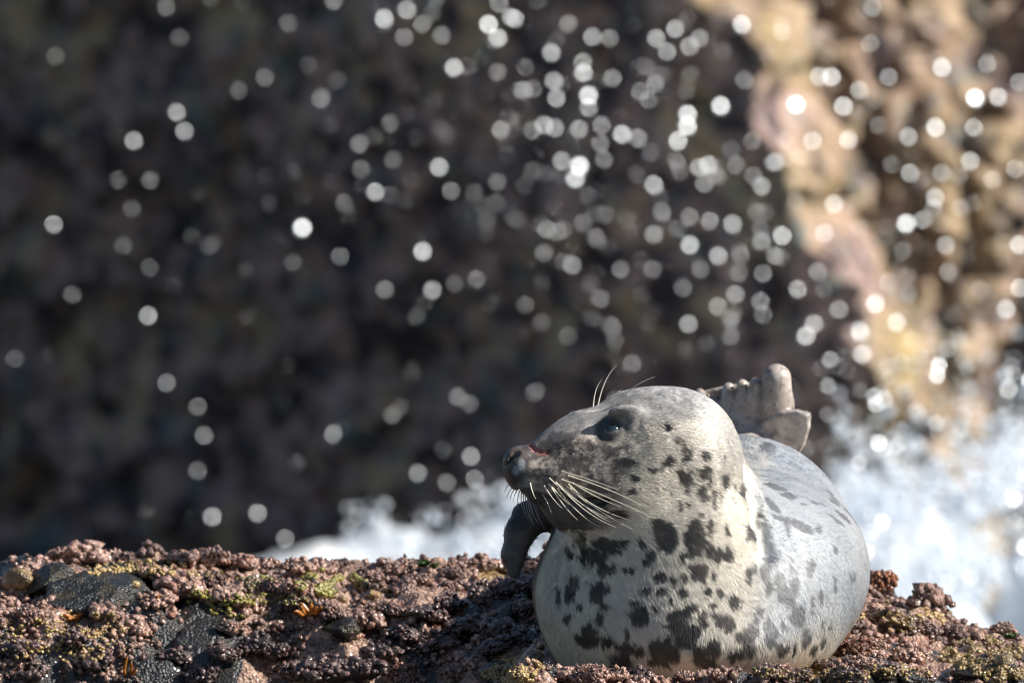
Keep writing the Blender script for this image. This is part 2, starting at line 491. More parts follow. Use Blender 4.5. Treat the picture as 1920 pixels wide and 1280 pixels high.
def detail_sdf(P, d):
    # slit of the mouth on both sides
    for s in (-1, 1):
        pts = [hp(974, 916, .012 * s), hp(1000, 930, .034 * s), hp(1035, 938, .056 * s), hp(1075, 936, .072 * s), hp(1112, 926, .084 * s)]
        for a, b in zip(pts[:-1], pts[1:]):
            d = smax(d, -cone(P, a, b, .0085, .0085), .010)
        # nostril slits
        d = smax(d, -cone(P, hp(951, 868, .009 * s), hp(962, 849, .019 * s), .0045, .0055), .006)
    if EYE:
        c = EYE['c']
        d = smin(d, ell(P, c + EYE['brow'], (.038, .024, .010), EYE['ax']), .024)
        d = smax(d, -ell(P, c + EYE['n'] * .026 + np.array([-.008, 0, -.002]), (.028, .019, .020), EYE['ax']), .022)
        d = smin(d, np.linalg.norm(P - (c - EYE['n'] * .002).astype(P.dtype), axis=-1) - .0235, .010)
        d = smax(d, -ell(P, c + EYE['n'] * .018, (.0165, .015, .0062), EYE['ax']), .004)
        e = EYE['ear']
        d = smax(d, -ell(P, e + np.array([.002, -.002, 0]), (.0055, .020, .008)), .006)
        w = EYE['wound']
        for a, b in zip(w[:-1], w[1:]): d = smax(d, -cone(P, a, b, .0032, .0032), .003)
    # soft creases where the neck folds into shoulder and flank
    for pts, r, k in EYE.get('folds', ()):
        for a, b in zip(pts[:-1], pts[1:]): d = smax(d, -cone(P, a, b, r, r), k)
    return d

def plate(P, px, y, th, rnd, n):
    """flat rounded paddle: outline in photo pixels on a plane at depth y, turned by its normal n"""
    W = [at(q[0], q[1], y) for q in px]; c = np.mean(W, axis=0)
    n = np.asarray(n, float); n /= np.linalg.norm(n)
    u = np.array([1.0, 0, 0]) - n * n[0]; u /= np.linalg.norm(u); v = np.cross(u, n); v = v if v[2] > 0 else -v
    S = []
    for w in W:      # slide each outline point along its ray onto the tilted plane
        r = w - CAM; t = ((c - CAM) @ n) / (r @ n); k = CAM + r * t - c
        S.append((k @ u, k @ v))
    q = P - c.astype(P.dtype); X = q @ u.astype(P.dtype); Y = q @ v.astype(P.dtype); Z = q @ n.astype(P.dtype)
    d2 = np.full(X.shape, 9.0); ins = np.zeros(X.shape, bool)
    for (x0, y0), (x1, y1) in zip(S, S[1:] + S[:1]):
        ex, ey = x1 - x0, y1 - y0
        t = np.clip(((X - x0) * ex + (Y - y0) * ey) / (ex * ex + ey * ey), 0, 1)
        d2 = np.minimum(d2, np.hypot(X - x0 - ex * t, Y - y0 - ey * t))
        cr = ((y0 > Y) != (y1 > Y)) & (X < ex * (Y - y0) / (ey if abs(ey) > 1e-9 else 1e-9) + x0)
        ins ^= cr
    d2 = np.where(ins, -d2, d2) + rnd
    dz = np.abs(Z) - th + rnd * .5
    return np.minimum(np.maximum(d2, dz), 0) + np.hypot(np.maximum(d2, 0), np.maximum(dz, 0)) - rnd * .75

def limb_sdf(P, d):
    # far fore flipper propped on the rock
    n = np.array([.3, 1, .1])
    pts = [(1085, 965, .15, .040), (1022, 960, .13, .032), (992, 972, .12, .030), (974, 1000, .11, .026), (963, 1040, .10, .021), (963, 1072, .09, .012)]
    for a, b in zip(pts[:-1], pts[1:]):
        d = smin(d, cone(P, at(*a[:3]), at(*b[:3]), a[3], b[3], .75, n), .014)
    # hind flippers held up behind the back
    y = 1.36
    f = cone(P, at(1398, 850, y), at(1404, 800, y), .056, .054, .6, (.15, 1, 0))
    fan = plate(P, [(1345, 850), (1320, 778), (1300, 745), (1320, 730), (1356, 722), (1398, 714), (1430, 724), (1440, 775), (1475, 800), (1450, 850)], y + .028, .008, .008, (.22, 1, .05))
    f = smin(f, fan, .012)
    tips = [((1432, 800), (1457, 760), (1456, 709), .038, .032, .0290, -.040), ((1410, 790), (1415, 752), (1417, 720), .032, .018, .0135, -.022),
            ((1392, 790), (1391, 756), (1392, 722), .028, .016, .0120, -.008), ((1376, 792), (1367, 758), (1366, 728), .028, .016, .0120, .004),
            ((1362, 798), (1334, 762), (1312, 738), .030, .016, .0110, .012)]
    for a, b, c, ra, rb, rc, dy in tips:
        g = smin(cone(P, at(*a, y), at(*b, y + dy), ra, rb, .8, (.1, 1, 0)), cone(P, at(*b, y + dy), at(*c, y + dy * 1.3), rb, rc), .012)
        f = smin(f, g, .003)
    leaf = plate(P, [(1398, 850), (1412, 810), (1436, 782), (1466, 769), (1494, 766), (1520, 774), (1521, 800), (1511, 834), (1498, 854), (1470, 864)], y - .06, .0085, .008, (.28, 1, .22))
    leaf = smin(leaf, ell(P, at(1436, 828, y - .045), (.032, .018, .020)), .02)
    f = smin(f, leaf, .005)
    return smin(d, f, .02)

def seal_sdf(P):
    return limb_sdf(P, detail_sdf(P, head_sdf(P, body_sdf(P))))

def trace(px, py, fn, y0=-.7):
    a = at(px, py, y0); v = a - CAM; v /= np.linalg.norm(v)
    t = 0.0
    for _ in range(200):
        dd = float(fn((a + v * t)[None, :])[0])
        if dd < 2e-4: break
        t += dd * .7
    return a + v * t

base_fn = lambda P: head_sdf(P, body_sdf(P))
def grad(p, fn):
    g = np.array([float(fn((p + np.eye(3)[i] * .004)[None])[0] - fn((p - np.eye(3)[i] * .004)[None])[0]) for i in range(3)])
    return g / np.linalg.norm(g)
es = trace(1146, 803, base_fn); en = grad(es, base_fn)
EYE_AX = frame(np.cross(np.cross(en, HF + np.array([0, 0, -.12])), en), en)     # rows: along lid, up-ish, outward
_ax = np.stack([EYE_AX[0], en, np.cross(en, EYE_AX[0])])
EYE.update(c=es - en * .015, n=en, ax=_ax, brow=en * .012 + np.array([.012, 0, .028]),
           ear=trace(1247, 802, base_fn),
           folds=[([trace(x, y, base_fn) for x, y in c], r, k) for c, r, k in (
               (((1398, 872), (1408, 920), (1420, 975), (1432, 1030)), .002, .034),
               (((1062, 992), (1050, 1035), (1044, 1085)), .004, .018), (((1078, 995), (1070, 1045), (1066, 1095)), .004, .018),
               (((1098, 1000), (1094, 1040), (1096, 1075)), .003, .016))],
           wound=[trace(px, py, base_fn) for px, py in ((992, 833), (1004, 845), (1012, 848), (1028, 849))])

def surface_nets(fn, lo, hi, h, B=5):
    n = np.ceil((np.array(hi) - lo) / h / B).astype(int)
    N = n * B + 1
    cx = [lo[i] + (np.arange(n[i]) + .5) * h * B for i in range(3)]
    C = np.stack(np.meshgrid(*cx, indexing='ij'), -1).reshape(-1, 3).astype(np.float32)
    dc = np.concatenate([fn(c) for c in np.array_split(C, max(1, len(C) // 200000))]).reshape(n)
    V = np.repeat(np.repeat(np.repeat(dc, B, 0), B, 1), B, 2)
    V = np.pad(V, ((0, 1),) * 3, mode='edge').astype(np.float32)
    act = np.argwhere(np.abs(dc) < h * B * 1.9)
    o = np.arange(B + 1)
    O = np.stack(np.meshgrid(o, o, o, indexing='ij'), -1).reshape(-1, 3)
    mark = np.zeros(N, dtype=bool)
    for ch in np.array_split(act, max(1, len(act) // 3000)):
        I = (ch[:, None, :] * B + O[None]).reshape(-1, 3)
        mark[I[:, 0], I[:, 1], I[:, 2]] = True
    I = np.argwhere(mark)
    for ch in np.array_split(I, max(1, len(I) // 300000)):
        V[ch[:, 0], ch[:, 1], ch[:, 2]] = fn((lo + ch * h).astype(np.float32))
    S = V < 0
    c = np.zeros(np.array(S.shape) - 1, dtype=np.int8)
    for dx in (0, 1):
        for dy in (0, 1):
            for dz in (0, 1):
                c += S[dx:S.shape[0] - 1 + dx, dy:S.shape[1] - 1 + dy, dz:S.shape[2] - 1 + dz]
    A = np.argwhere((c > 0) & (c < 8))
    idx = np.full(c.shape, -1, dtype=np.int32); idx[A[:, 0], A[:, 1], A[:, 2]] = np.arange(len(A))
    pos = np.zeros((len(A), 3)); cnt = np.zeros(len(A))
    cor = [(x, y, z) for x in (0, 1) for y in (0, 1) for z in (0, 1)]
    for a in cor:
        for ax in range(3):
            if a[ax]: continue
            b = list(a); b[ax] = 1
            va = V[A[:, 0] + a[0], A[:, 1] + a[1], A[:, 2] + a[2]]; vb = V[A[:, 0] + b[0], A[:, 1] + b[1], A[:, 2] + b[2]]
            m = (va < 0) != (vb < 0)
            t = np.where(m, va / np.where(m, va - vb, 1), 0)
            p = np.array(a, float) + t[:, None] * (np.array(b, float) - a)
            pos += np.where(m[:, None], p, 0); cnt += m
    Vt = lo + (A + pos / cnt[:, None]) * h
    F = []
    for ax in range(3):
        sl0 = [slice(None)] * 3; sl1 = [slice(None)] * 3
        sl0[ax] = slice(0, -1); sl1[ax] = slice(1, None)
        E = np.argwhere(S[tuple(sl0)] != S[tuple(sl1)])
        u, v = (ax + 1) % 3, (ax + 2) % 3
        ok = (E[:, u] > 0) & (E[:, v] > 0) & (E[:, u] < S.shape[u] - 1) & (E[:, v] < S.shape[v] - 1)
        E = E[ok]
        q = []
        for du, dv in ((-1, -1), (0, -1), (0, 0), (-1, 0)):
            c2 = E.copy(); c2[:, u] += du; c2[:, v] += dv
            q.append(idx[c2[:, 0], c2[:, 1], c2[:, 2]])
        q = np.stack(q, -1)
        ins = S[E[:, 0], E[:, 1], E[:, 2]]
        q[~ins] = q[~ins][:, ::-1]
        F.append(q)
    return Vt, np.concatenate(F)

lo = np.array([-.42, -.28, -.08]); hi = np.array([.40, 1.52, .62])
SV, SF = surface_nets(seal_sdf, lo, hi, .0040)
SV32 = SV.astype(np.float32)
# pull the vertices onto the surface and take its normals
def sdf_grad(V, e=.002):
    g = np.zeros_like(V)
    for i in range(3):
        o = np.zeros(3, np.float32); o[i] = e
        g[:, i] = seal_sdf(V + o) - seal_sdf(V - o)
    return g / np.maximum(np.linalg.norm(g, axis=1), 1e-9)[:, None]
SN = sdf_grad(SV32)
SV = SV - SN * np.clip(seal_sdf(SV32), -.003, .003)[:, None] * .8

seal_me = mesh_from('seal_body', SV, SF)
PX, PY = proj(SV)
facing = (SN * ((CAM - SV) / np.linalg.norm(CAM - SV, axis=1)[:, None])).sum(1)

# fur direction: nose -> crown -> neck -> back
spine = [hp(950, 870), hp(1090, 850), hp(1230, 838), at(1290, 890, .05), at(1330, 1010, .25), at(1375, 1040, .6), at(1395, 930, 1.1), at(1410, 760, 1.4)]
TAN = np.zeros((len(SV), 3)); arc = np.zeros(len(SV)); wsum = np.zeros(len(SV)); s0 = 0.0
for a, b in zip(spine[:-1], spine[1:]):
    L = np.linalg.norm(b - a); t = (b - a) / L
    q = SV - a; k = np.clip(q @ t, 0, L)
    dd = np.linalg.norm(q - k[:, None] * t, axis=1)
    w = np.exp(-dd / .022) + 1e-12
    TAN += w[:, None] * t; arc += w * (s0 + k); wsum += w; s0 += L
arc /= wsum
TAN = TAN - (TAN * SN).sum(1)[:, None] * SN
# on the chest the coat lies downwards
TAN = TAN / np.maximum(np.linalg.norm(TAN, axis=1), 1e-6)[:, None]
dn = sstep(930, 1080, PY) * sstep(.30, .1, SV[:, 1])
TAN = TAN * (1 - dn[:, None] * .75) + np.array([.18, 0, -.9]) * dn[:, None] * .75
TAN -= (TAN * SN).sum(1)[:, None] * SN
TAN /= np.maximum(np.linalg.norm(TAN, axis=1), 1e-6)[:, None]

SPOTS = [(1087,1010,10,10),(1132,1017,25,14),(1112,1035,22,16),(1132,1065,18,13),(1165,1015,9,6),(1160,1030,6,6),(1197,1013,7,8),(1232,995,20,27),
(1250,1010,13,17),(1212,1040,12,13),(1220,1058,4,4),(1169,1064,6,6),(1182,1065,7,6),(1236,1075,10,8),(1257,1080,7,8),(1281,1079,10,11),(1300,1000,21,25),
(1297,1030,15,15),(1277,1040,8,7),(1307,1068,21,23),(1075,1085,9,16),(1067,1110,8,14),(1087,1133,5,6),(1125,1100,17,14),(1118,1116,16,12),(1132,1132,10,12),
(1122,1155,11,15),(1202,1102,13,8),(1237,1103,7,6),(1277,1104,10,8),(1254,1118,5,8),(1185,1122,11,12),(1195,1148,19,20),(1226,1135,7,8),(1242,1164,8,8),
(1270,1160,22,22),(1290,1137,10,9),(1282,1180,28,24),(1312,1155,12,13),(1100,1185,22,22),(1140,1192,15,12),(1172,1185,9,15),(1172,1210,20,15),(1165,1232,24,14),
(1240,1217,28,28),(1310,1230,12,20),(1062,1155,7,14),(1047,1115,5,15),(1065,1030,4,14),(1198,1212,10,10),
(1325,985,6,15),(1360,989,5,15),(1361,1032,8,17),(1341,1036,8,14),(1329,1028,6,10),(1336,1079,7,10),(1345,1104,9,11),(1324,1104,6,8),(1334,1128,9,9),
(1377,1125,11,16),(1355,1160,20,17),(1337,1148,12,10),(1361,1175,8,8),(1422,1139,7,9),(1412,1154,6,8),(1404,1185,14,20),(1382,1187,11,9),(1405,1207,12,14),
(1437,1165,6,10),(1450,1177,6,8),(1441,1195,8,10),(1465,1212,10,12),(1477,1210,5,8),(1332,1212,25,20),(1325,1235,28,16),(1375,1222,15,12),(1375,1257,20,8),
(1400,995,6,12),(1410,1002,5,12),(1420,980,4,15),(1400,1070,6,16),(1410,1060,5,11),(1429,1067,9,17),(1437,1095,7,10),(1435,1042,4,7),(1456,1082,8,11),
(1462,1107,9,15),(1486,1090,7,18),(1480,1115,10,14),(1492,1145,11,14),(1480,1060,3,9),(1514,1060,7,14),(1520,1120,4,18),(1535,1107,4,12),(1560,1027,6,6),
(1561,1090,4,14),(1596,1079,5,11),(1510,1192,8,18),(1545,1190,6,18),(1526,1211,6,10),(1541,1169,3,6),(1554,1170,3,5),(1466,1162,5,11),(1472,975,4,12),
(1472,995,4,10),(1530,992,6,8),(1490,1210,4,12),
(1282,848,10,19),(1316,852,8,8),(1352,857,5,7),(1314,884,13,13),(1324,899,6,12),(1282,899,11,17),(1271,887,7,8),(1312,920,11,16),(1335,921,8,12),
(1332,940,5,10),(1344,923,4,10),(1358,899,8,20),(1371,938,3.5,17),(1391,920,6,12),(1252,925,4,8),(1269,947,4,9),(1284,946,5,5),(1310,962,2.5,3),
(1245,865,9,8),(1218,880,11,7),(1168,865,17,7),(1177,923,13,8),(1159,962,15,9),(1185,895,5,6),(1260,826,4,6)]
spot = np.full(len(SV), 60.0)
vis = facing > 0.02
near = vis & (SV[:, 1] < 1.0)
for cx, cy, rx, ry in SPOTS:
    m = near & (np.abs(PX - cx) < rx + 40) & (np.abs(PY - cy) < ry + 40)
    q = np.hypot((PX[m] - cx) / rx, (PY[m] - cy) / ry)
    spot[m] = np.minimum(spot[m], (q - 1) * min(rx, ry) * (2.0 if min(rx, ry) < 6 else 1.5 if min(rx, ry) < 9.5 else .9))
# the sides turned away carry spots of the same kind
hid = np.where(((facing < .02) | (SV[:, 0] > .02) & (PY < 985) & (PX > 1425)) & (SV[:, 1] < 1.15) & (arc > .30) & (SV[:, 0] > -.30))[0]
for i in rng.choice(hid, 170, replace=False):
    r = rng.uniform(.005, .016)
    q = SV - SV[i]; m = (np.abs(q) < .08).all(1); q = q[m]
    al = q @ TAN[i]
    dd = np.linalg.norm(q - al[:, None] * TAN[i] * .55, axis=1)
    spot[m] = np.minimum(spot[m], (dd - r) * 1500)
FLD = {'spot': spot}
hgt = SV[:, 2]
dors = sstep(.02, .30, SN[:, 2] * .45 + (PX - 1395) / 560 + .10 * fbm(SV * 6, 3, 91)) * sstep(1385, 1450, PX + 30 * fbm(SV * 9, 2, 92))
dors = np.maximum(dors, sstep(.55, .95, SN[:, 2] + .1 * fbm(SV * 12, 2, 93)) * sstep(.2, .35, hgt) * .85)
nape = sstep(1290, 1400, PX) * sstep(965, 800, PY) * (SV[:, 1] < .3) * .55
dors = np.maximum(dors, nape)
dors = np.where(facing < 0, sstep(.0, .4, SN[:, 2] + .2), dors)
FLD['dorsal'] = np.clip(dors, 0, 1)
hd = SV[:, 1] < .22
facew = sstep(1235, 1150, PX + .35 * (PY - 860)) * sstep(985, 955, PY - .25 * (PX - 1060)) * hd
facew = np.maximum(facew, sstep(1300, 1200, PX) * sstep(850, 790, PY) * hd * .55)
FLD['face'] = np.clip(facew, 0, 1)
nose = sstep(1004, 982, PX + .30 * (PY - 870) + 10 * fbm(SV * 40, 2, 96)) * sstep(916, 900, PY) * hd
chin = sstep(1165, 1085, PX + 25 * fbm(SV * 20, 2, 95)) * sstep(926, 938, PY - .05 * (PX - 1000)) * (PY < 992) * (SV[:, 1] < .02) * .9
fl_far = sstep(1052, 1035, PX) * sstep(.05, .08, SV[:, 1]) * (SV[:, 1] < .3) * sstep(930, 940, PY)
hind = sstep(1.22, 1.30, SV[:, 1])
FLD['skin'] = np.clip(np.maximum.reduce([nose, chin, fl_far]), 0, 1)
def soft(cx, cy, rx, ry, cond=True, s=.35):
    return sstep(1 + s, 1 - s, np.hypot((PX - cx) / rx, (PY - cy) / ry)) * cond
FLD['pale'] = np.clip(soft(978, 872, 7, 12, vis & hd) + soft(967, 882, 6, 9, vis & hd), 0, 1) * .8
ed = np.linalg.norm((SV - EYE['c']) * 1.0, axis=1)
FLD['lid_and_shade'] = sstep(.036, .024, np.linalg.norm(SV - (EYE['c'] + np.array([-.004, 0, .0])), axis=1)) * .85
wd = np.full(len(SV), 1.0)
for a, b in zip(EYE['wound'][:-1], EYE['wound'][1:]): wd = np.minimum(wd, cone(SV, a, b, .0045, .0045))
FLD['wound'] = sstep(.0024, .0004, wd)


def mixc(f, a, b):
    f = np.clip(f, 0, 1)[:, None]
    return a * (1 - f) + np.asarray(b) * f
def coat_colour(P, F):
    n1 = fbm(P * 9, 3, 201) * .5 + .5; n2 = fbm(P * 24, 3, 203); n3 = fbm(P * 60, 3, 205); n4 = fbm(P * 150, 2, 207)
    cream = mixc(sstep(.35, .7, n1), np.full((len(P), 3), (.76, .69, .57)), (.64, .58, .49))
    grey = mixc(sstep(.3, .7, n1), np.full((len(P), 3), (.34, .37, .41)), (.45, .47, .50))  # grey of the back coat, tinted bluer to paint in sky sheen
    c = cream * (1 - F['dorsal'][:, None]) + grey * F['dorsal'][:, None]
    fm = sstep(-.14, .14, n2 * .40 + n3 * .45 + n4 * .35)
    fc = mixc(fm, np.full((len(P), 3), (.060, .050, .046)), (.38, .33, .285))
    c = c * (1 - F['face'][:, None]) + fc * F['face'][:, None]
    c = mixc(F['crown'] * .8, c, (.21, .21, .215))
    e = F['spot'] + n2 * 6.0 + n3 * 9.0 + n4 * 5.0 - 0.8
    dk = mixc(sstep(-.3, .3, n3), np.full((len(P), 3), (.014, .012, .011)), (.055, .042, .035))
    dk = dk * (1 - F['dorsal'][:, None] * .7) + np.array([.20, .21, .23]) * F['dorsal'][:, None] * .7
    sm = sstep(3.4, -3.4, e)[:, None] * .96
    c = c * (1 - sm) + dk * sm
    c = mixc(F['dots'] * .8, c, (.03, .026, .025))
    c = mixc(F['lid_and_shade'], c, (.026, .028, .032))
    sk = mixc(sstep(-.2, .2, n2), np.full((len(P), 3), (.040, .036, .037)), (.105, .085, .075))
    c = c * (1 - F['skin'][:, None]) + sk * F['skin'][:, None]
    hk = mixc(sstep(-.25, .25, n2 + .4 * n3), np.full((len(P), 3), (.32, .27, .245)), (.50, .425, .375))
    c = c * (1 - F['hind'][:, None]) + hk * F['hind'][:, None]
    c = mixc(F['pale'], c, (.36, .38, .39))
    wn = mixc(sstep(-.15, .15, n3), np.full((len(P), 3), (.060, .020, .020)), (.27, .11, .095))
    return c * (1 - F['wound'][:, None]) + wn * F['wound'][:, None]
FLD['hind'] = hind
crown = sstep(1345, 1290, PX) * sstep(815, 770, PY + .12 * (PX - 1240)) * hd
FLD['crown'] = np.clip(crown, 0, 1)
md = np.full(len(SV), 1.0)
for sd in (-1, 1):
    pts = [hp(974, 916, .012 * sd), hp(1000, 930, .034 * sd), hp(1035, 938, .056 * sd), hp(1075, 936, .072 * sd), hp(1112, 926, .084 * sd)]
    for a, b in zip(pts[:-1], pts[1:]): md = np.minimum(md, cone(SV, a, b, .0085, .0085))
FLD['lid_and_shade'] = np.maximum(FLD['lid_and_shade'], sstep(.006, .001, md) * .85)  # shade in the mouth slit, painted dark into the coat
FLD['lid_and_shade'] = np.maximum(FLD['lid_and_shade'], nose * .9)
FLD['lid_and_shade'] = np.maximum(FLD['lid_and_shade'], sstep(.013, .006, np.linalg.norm(SV - (EYE['ear'] + np.array([.002, 0, 0])), axis=1)) * .95)  # dark of the ear hole, painted into the coat
dots = np.zeros(len(SV))
for r_, (y0, x0, x1) in enumerate(((873, 1012, 1062), (883, 1006, 1078), (893, 1004, 1088), (903, 1002, 1092), (912, 1006, 1090))):
    for px in np.arange(x0 + 5 * (r_ % 2), x1, 12.5):
        dots = np.maximum(dots, sstep(5.6, 2.6, np.hypot(PX - px, PY - (y0 + (px - 1040) * .12))) * (vis & hd))
FLD['dots'] = dots
FLD = {k: np.asarray(v, float) for k, v in FLD.items()}
CO = coat_colour(SV, FLD)
ca = seal_me.attributes.new('coat', 'FLOAT_COLOR', 'POINT')
ca.data.foreach_set('color', np.concatenate([CO, np.ones((len(CO), 1))], 1).astype(np.float32).ravel())
fattr(seal_me, 'skin', np.clip(np.maximum(FLD['skin'], FLD['hind']), 0, 1))

seal = link('grey_seal', None, label='spotted grey seal lying on the rock with its head turned and hind flippers raised', cat='seal')
link('body', seal_me, M['seal'], seal)
seal_bvh = BVHTree.FromPolygons([Vector(v) for v in SV], SF.tolist())

def build_fur(count=420000):
    tri = np.concatenate([SF[:, [0, 1, 2]], SF[:, [0, 2, 3]]])
    A, B, C = SV[tri[:, 0]], SV[tri[:, 1]], SV[tri[:, 2]]
    ar = np.linalg.norm(np.cross(B - A, C - A), axis=1)
    bare = np.clip(FLD['skin'] * .9 + FLD['hind'] * 1.2 + FLD['lid_and_shade'] * .9 + FLD['wound'] + FLD['pale'], 0, 1)
    dens = ar * (1 - bare[tri].mean(1)) * (SV[tri[:, 0], 2] > -.03)
    dens *= np.where(facing[tri[:, 0]] > -.15, 1.0, .35) * np.where(SV[tri[:, 0], 1] < .5, 1.0, .8)
    cum = np.cumsum(dens); k = np.searchsorted(cum, rng.random(count) * cum[-1])
    u = rng.random(count); v = rng.random(count); fl = u + v > 1; u[fl] = 1 - u[fl]; v[fl] = 1 - v[fl]
    w = np.stack([1 - u - v, u, v], -1); T = tri[k]
    ip = lambda X: (X[T] * (w[..., None] if X.ndim == 2 else w)).sum(1)
    R = ip(SV); N = ip(SN); N /= np.linalg.norm(N, axis=1)[:, None]; D = ip(TAN)
    F = {kk: ip(vv) for kk, vv in FLD.items()}
    c = coat_colour(R, F)
    side = np.cross(N, D)
    wob = fbm(R * 55, 2, 301) * .45 + fbm(R * 160, 1, 303) * .30 + rng.normal(0, .10, count)
    D = D + side * wob[:, None]; D -= (D * N).sum(1)[:, None] * N; D /= np.linalg.norm(D, axis=1)[:, None]
    L = (.0125 - .0065 * np.clip(F['face'], 0, 1)) * rng.uniform(.7, 1.2, count)
    lift = .10 + .07 * rng.random(count) + .10 * np.maximum(fbm(R * 70, 2, 305), 0)
    pts = np.zeros((count, 4, 3), np.float32)
    for j, t in enumerate((0, .33, .67, 1.0)):
        pts[:, j] = R + D * (L * t)[:, None] + N * (-.0006 + L * lift * (t * 1.5 - .6 * t * t))[:, None]
    cv = bpy.data.hair_curves.new('fur')
    cv.add_curves([4] * count)
    cv.attributes['position'].data.foreach_set('vector', pts.ravel())
    ra = cv.attributes.get('radius') or cv.attributes.new('radius', 'FLOAT', 'POINT')
    ra.data.foreach_set('value', np.tile(np.array([.00042, .00040, .00030, .00008], np.float32), count))
    c = c * (.80 + .40 * rng.random(count))[:, None]
    h = cv.attributes.new('hcol', 'FLOAT_COLOR', 'CURVE')
    h.data.foreach_set('color', np.concatenate([c, np.ones((count, 1))], 1).astype(np.float32).ravel())
    h = cv.attributes.new('hnor', 'FLOAT_VECTOR', 'CURVE')
    h.data.foreach_set('vector', N.astype(np.float32).ravel())
    cv.materials.append(M['fur'])
    o = bpy.data.objects.new('fur', cv); col.objects.link(o); o.parent = seal
    o['kind'] = 'stuff'
    return o
build_fur()

def ball(name, r, mat, c, sub=3, scale=None, rot=None):
    bm = bmesh.new(); bmesh.ops.create_icosphere(bm, subdivisions=sub, radius=r)
    if scale is not None:
        for v in bm.verts: v.co = Vector((v.co.x * scale[0], v.co.y * scale[1], v.co.z * scale[2]))
    if rot is not None: bmesh.ops.transform(bm, matrix=rot, verts=bm.verts)
    bmesh.ops.translate(bm, vec=Vector(c), verts=bm.verts)
    for f in bm.faces: f.smooth = True
    me = bpy.data.meshes.new(name); bm.to_mesh(me); bm.free()
    return me
link('eye', ball('eye', .0205, M['eye'], EYE['c']), M['eye'], seal)

def tube(pts, radii, seg=5):
    pts = [np.asarray(p, float) for p in pts]; V = []; F = []
    for i, p in enumerate(pts):
        t = pts[min(i + 1, len(pts) - 1)] - pts[max(i - 1, 0)]; t /= np.linalg.norm(t)
        a = np.cross(t, (0.3, 0.9, 0.2)); a /= np.linalg.norm(a); b = np.cross(t, a)
        for k in range(seg):
            w = 2 * math.pi * k / seg
            V.append(p + (a * math.cos(w) + b * math.sin(w)) * radii[i])
    for i in range(len(pts) - 1):
        for k in range(seg):
            F.append((i * seg + k, i * seg + (k + 1) % seg, (i + 1) * seg + (k + 1) % seg, (i + 1) * seg + k))
    return np.array(V), np.array(F)

def bez(a, b, c, n=12):
    t = np.linspace(0, 1, n)[:, None]
    return (1 - t) ** 2 * a + 2 * t * (1 - t) * b + t * t * c

def hair(p0, p1, p2, r, mat, name='whisker'):
    pts = bez(p0, p1, p2)
    rr = r * (1 - .8 * np.linspace(0, 1, len(pts)))
    V, F = tube(pts, rr)
    link(name, mesh_from(name, V, F), mat, seal)

def surf(px, py):
    o = Vector(at(px, py, -1.0)); d = Vector(np.array(o) - CAM).normalized()
    h = seal_bvh.ray_cast(o, d, 4.0)
    return np.array(h[0]) if h[0] is not None else at(px, py, -.05)

NEAR = [((1053,883),(1100,896),(1160,918)),((1065,891),(1150,917),(1210,951)),((1053,898),(1140,930),(1228,972)),((1066,907),(1120,962),(1187,992)),
((1042,903),(1098,968),(1155,988)),((1063,911),(1118,957),(1176,973)),((1030,896),(1085,947),(1139,971)),((1045,915),(1085,968),(1125,988)),
((1029,906),(1058,953),(1083,974)),((1020,910),(1038,939),(1054,952)),((1034,911),(1055,936),(1069,946)),((1069,914),(1095,942),(1118,951)),
((1018,927),(1028,942),(1034,962)),((994,905),(998,925),(1005,935)),((1074,905),(1120,935),(1165,950)),((1050,908),(1105,962),(1148,980))]
for a, b, c in NEAR:
    p0 = surf(*a); y = p0[1]
    ln = math.hypot(c[0] - a[0], c[1] - a[1])
    hair(p0, at(*b, y - .035 - ln * .0002), at(*c, y - .04 - ln * .0003), .0014, M['whisker'])
for a, b, c in [((985,925),(985,955),(997,979)),((990,926),(994,960),(1010,981)),((996,926),(1002,960),(1021,991)),((982,924),(980,950),(988,971)),
                ((1000,926),(1004,950),(1012,967)),((978,922),(975,945),(983,962)),((970,918),(962,930),(963,942)),((962,912),(953,920),(950,935)),
                ((993,928),(997,962),(1004,972)),((966,915),(957,925),(957,938)),((956,906),(948,912),(945,926)),((988,927),(990,950),(1000,985)),((974,920),(968,940),(972,952))]:
    q = HY + (a[0] - 1200) / 1000 * HEADTAN
    hair(at(*a, q + .03), at(*b, q + .05), at(*c, q + .06), .0011, M['whisker_far'])
for a, b, c in [((1158,757),(1180,722),(1228,706)),((1152,760),(1154,742),(1165,729)),((1162,757),(1185,738),(1215,733))]:
    p0 = surf(*a); hair(p0, at(*b, p0[1] - .02), at(*c, p0[1] - .02), .0012, M['whisker'], 'brow_hair')
for a, b, c in [((1112,768),(1113,728),(1128,712)),((1120,766),(1130,708),(1157,684))]:
    q = HY + (a[0] - 1200) / 1000 * HEADTAN
    hair(at(*a, q + .045), at(*b, q + .05), at(*c, q + .05), .0014, M['whisker'], 'brow_hair')
for (px, py, dx, dy) in ((1452, 690, -4, -8), (1416, 716, 1, -7), (1393, 720, -2, -7), (1379, 727, -4, -7), (1370, 730, -6, -7), (1328, 736, -9, -2)):
    p0 = at(px, py + 6, 1.345); p2 = at(px + dx * .5, py + dy * .5, 1.330)
    V, F = tube(bez(p0, (p0 + p2) / 2 + np.array([0, -.006, 0]), p2, 6), [.0032, .0030, .0026, .0020, .0014, .0004], 6)
    link('claw', mesh_from('claw', V, F), M['claw'], seal)

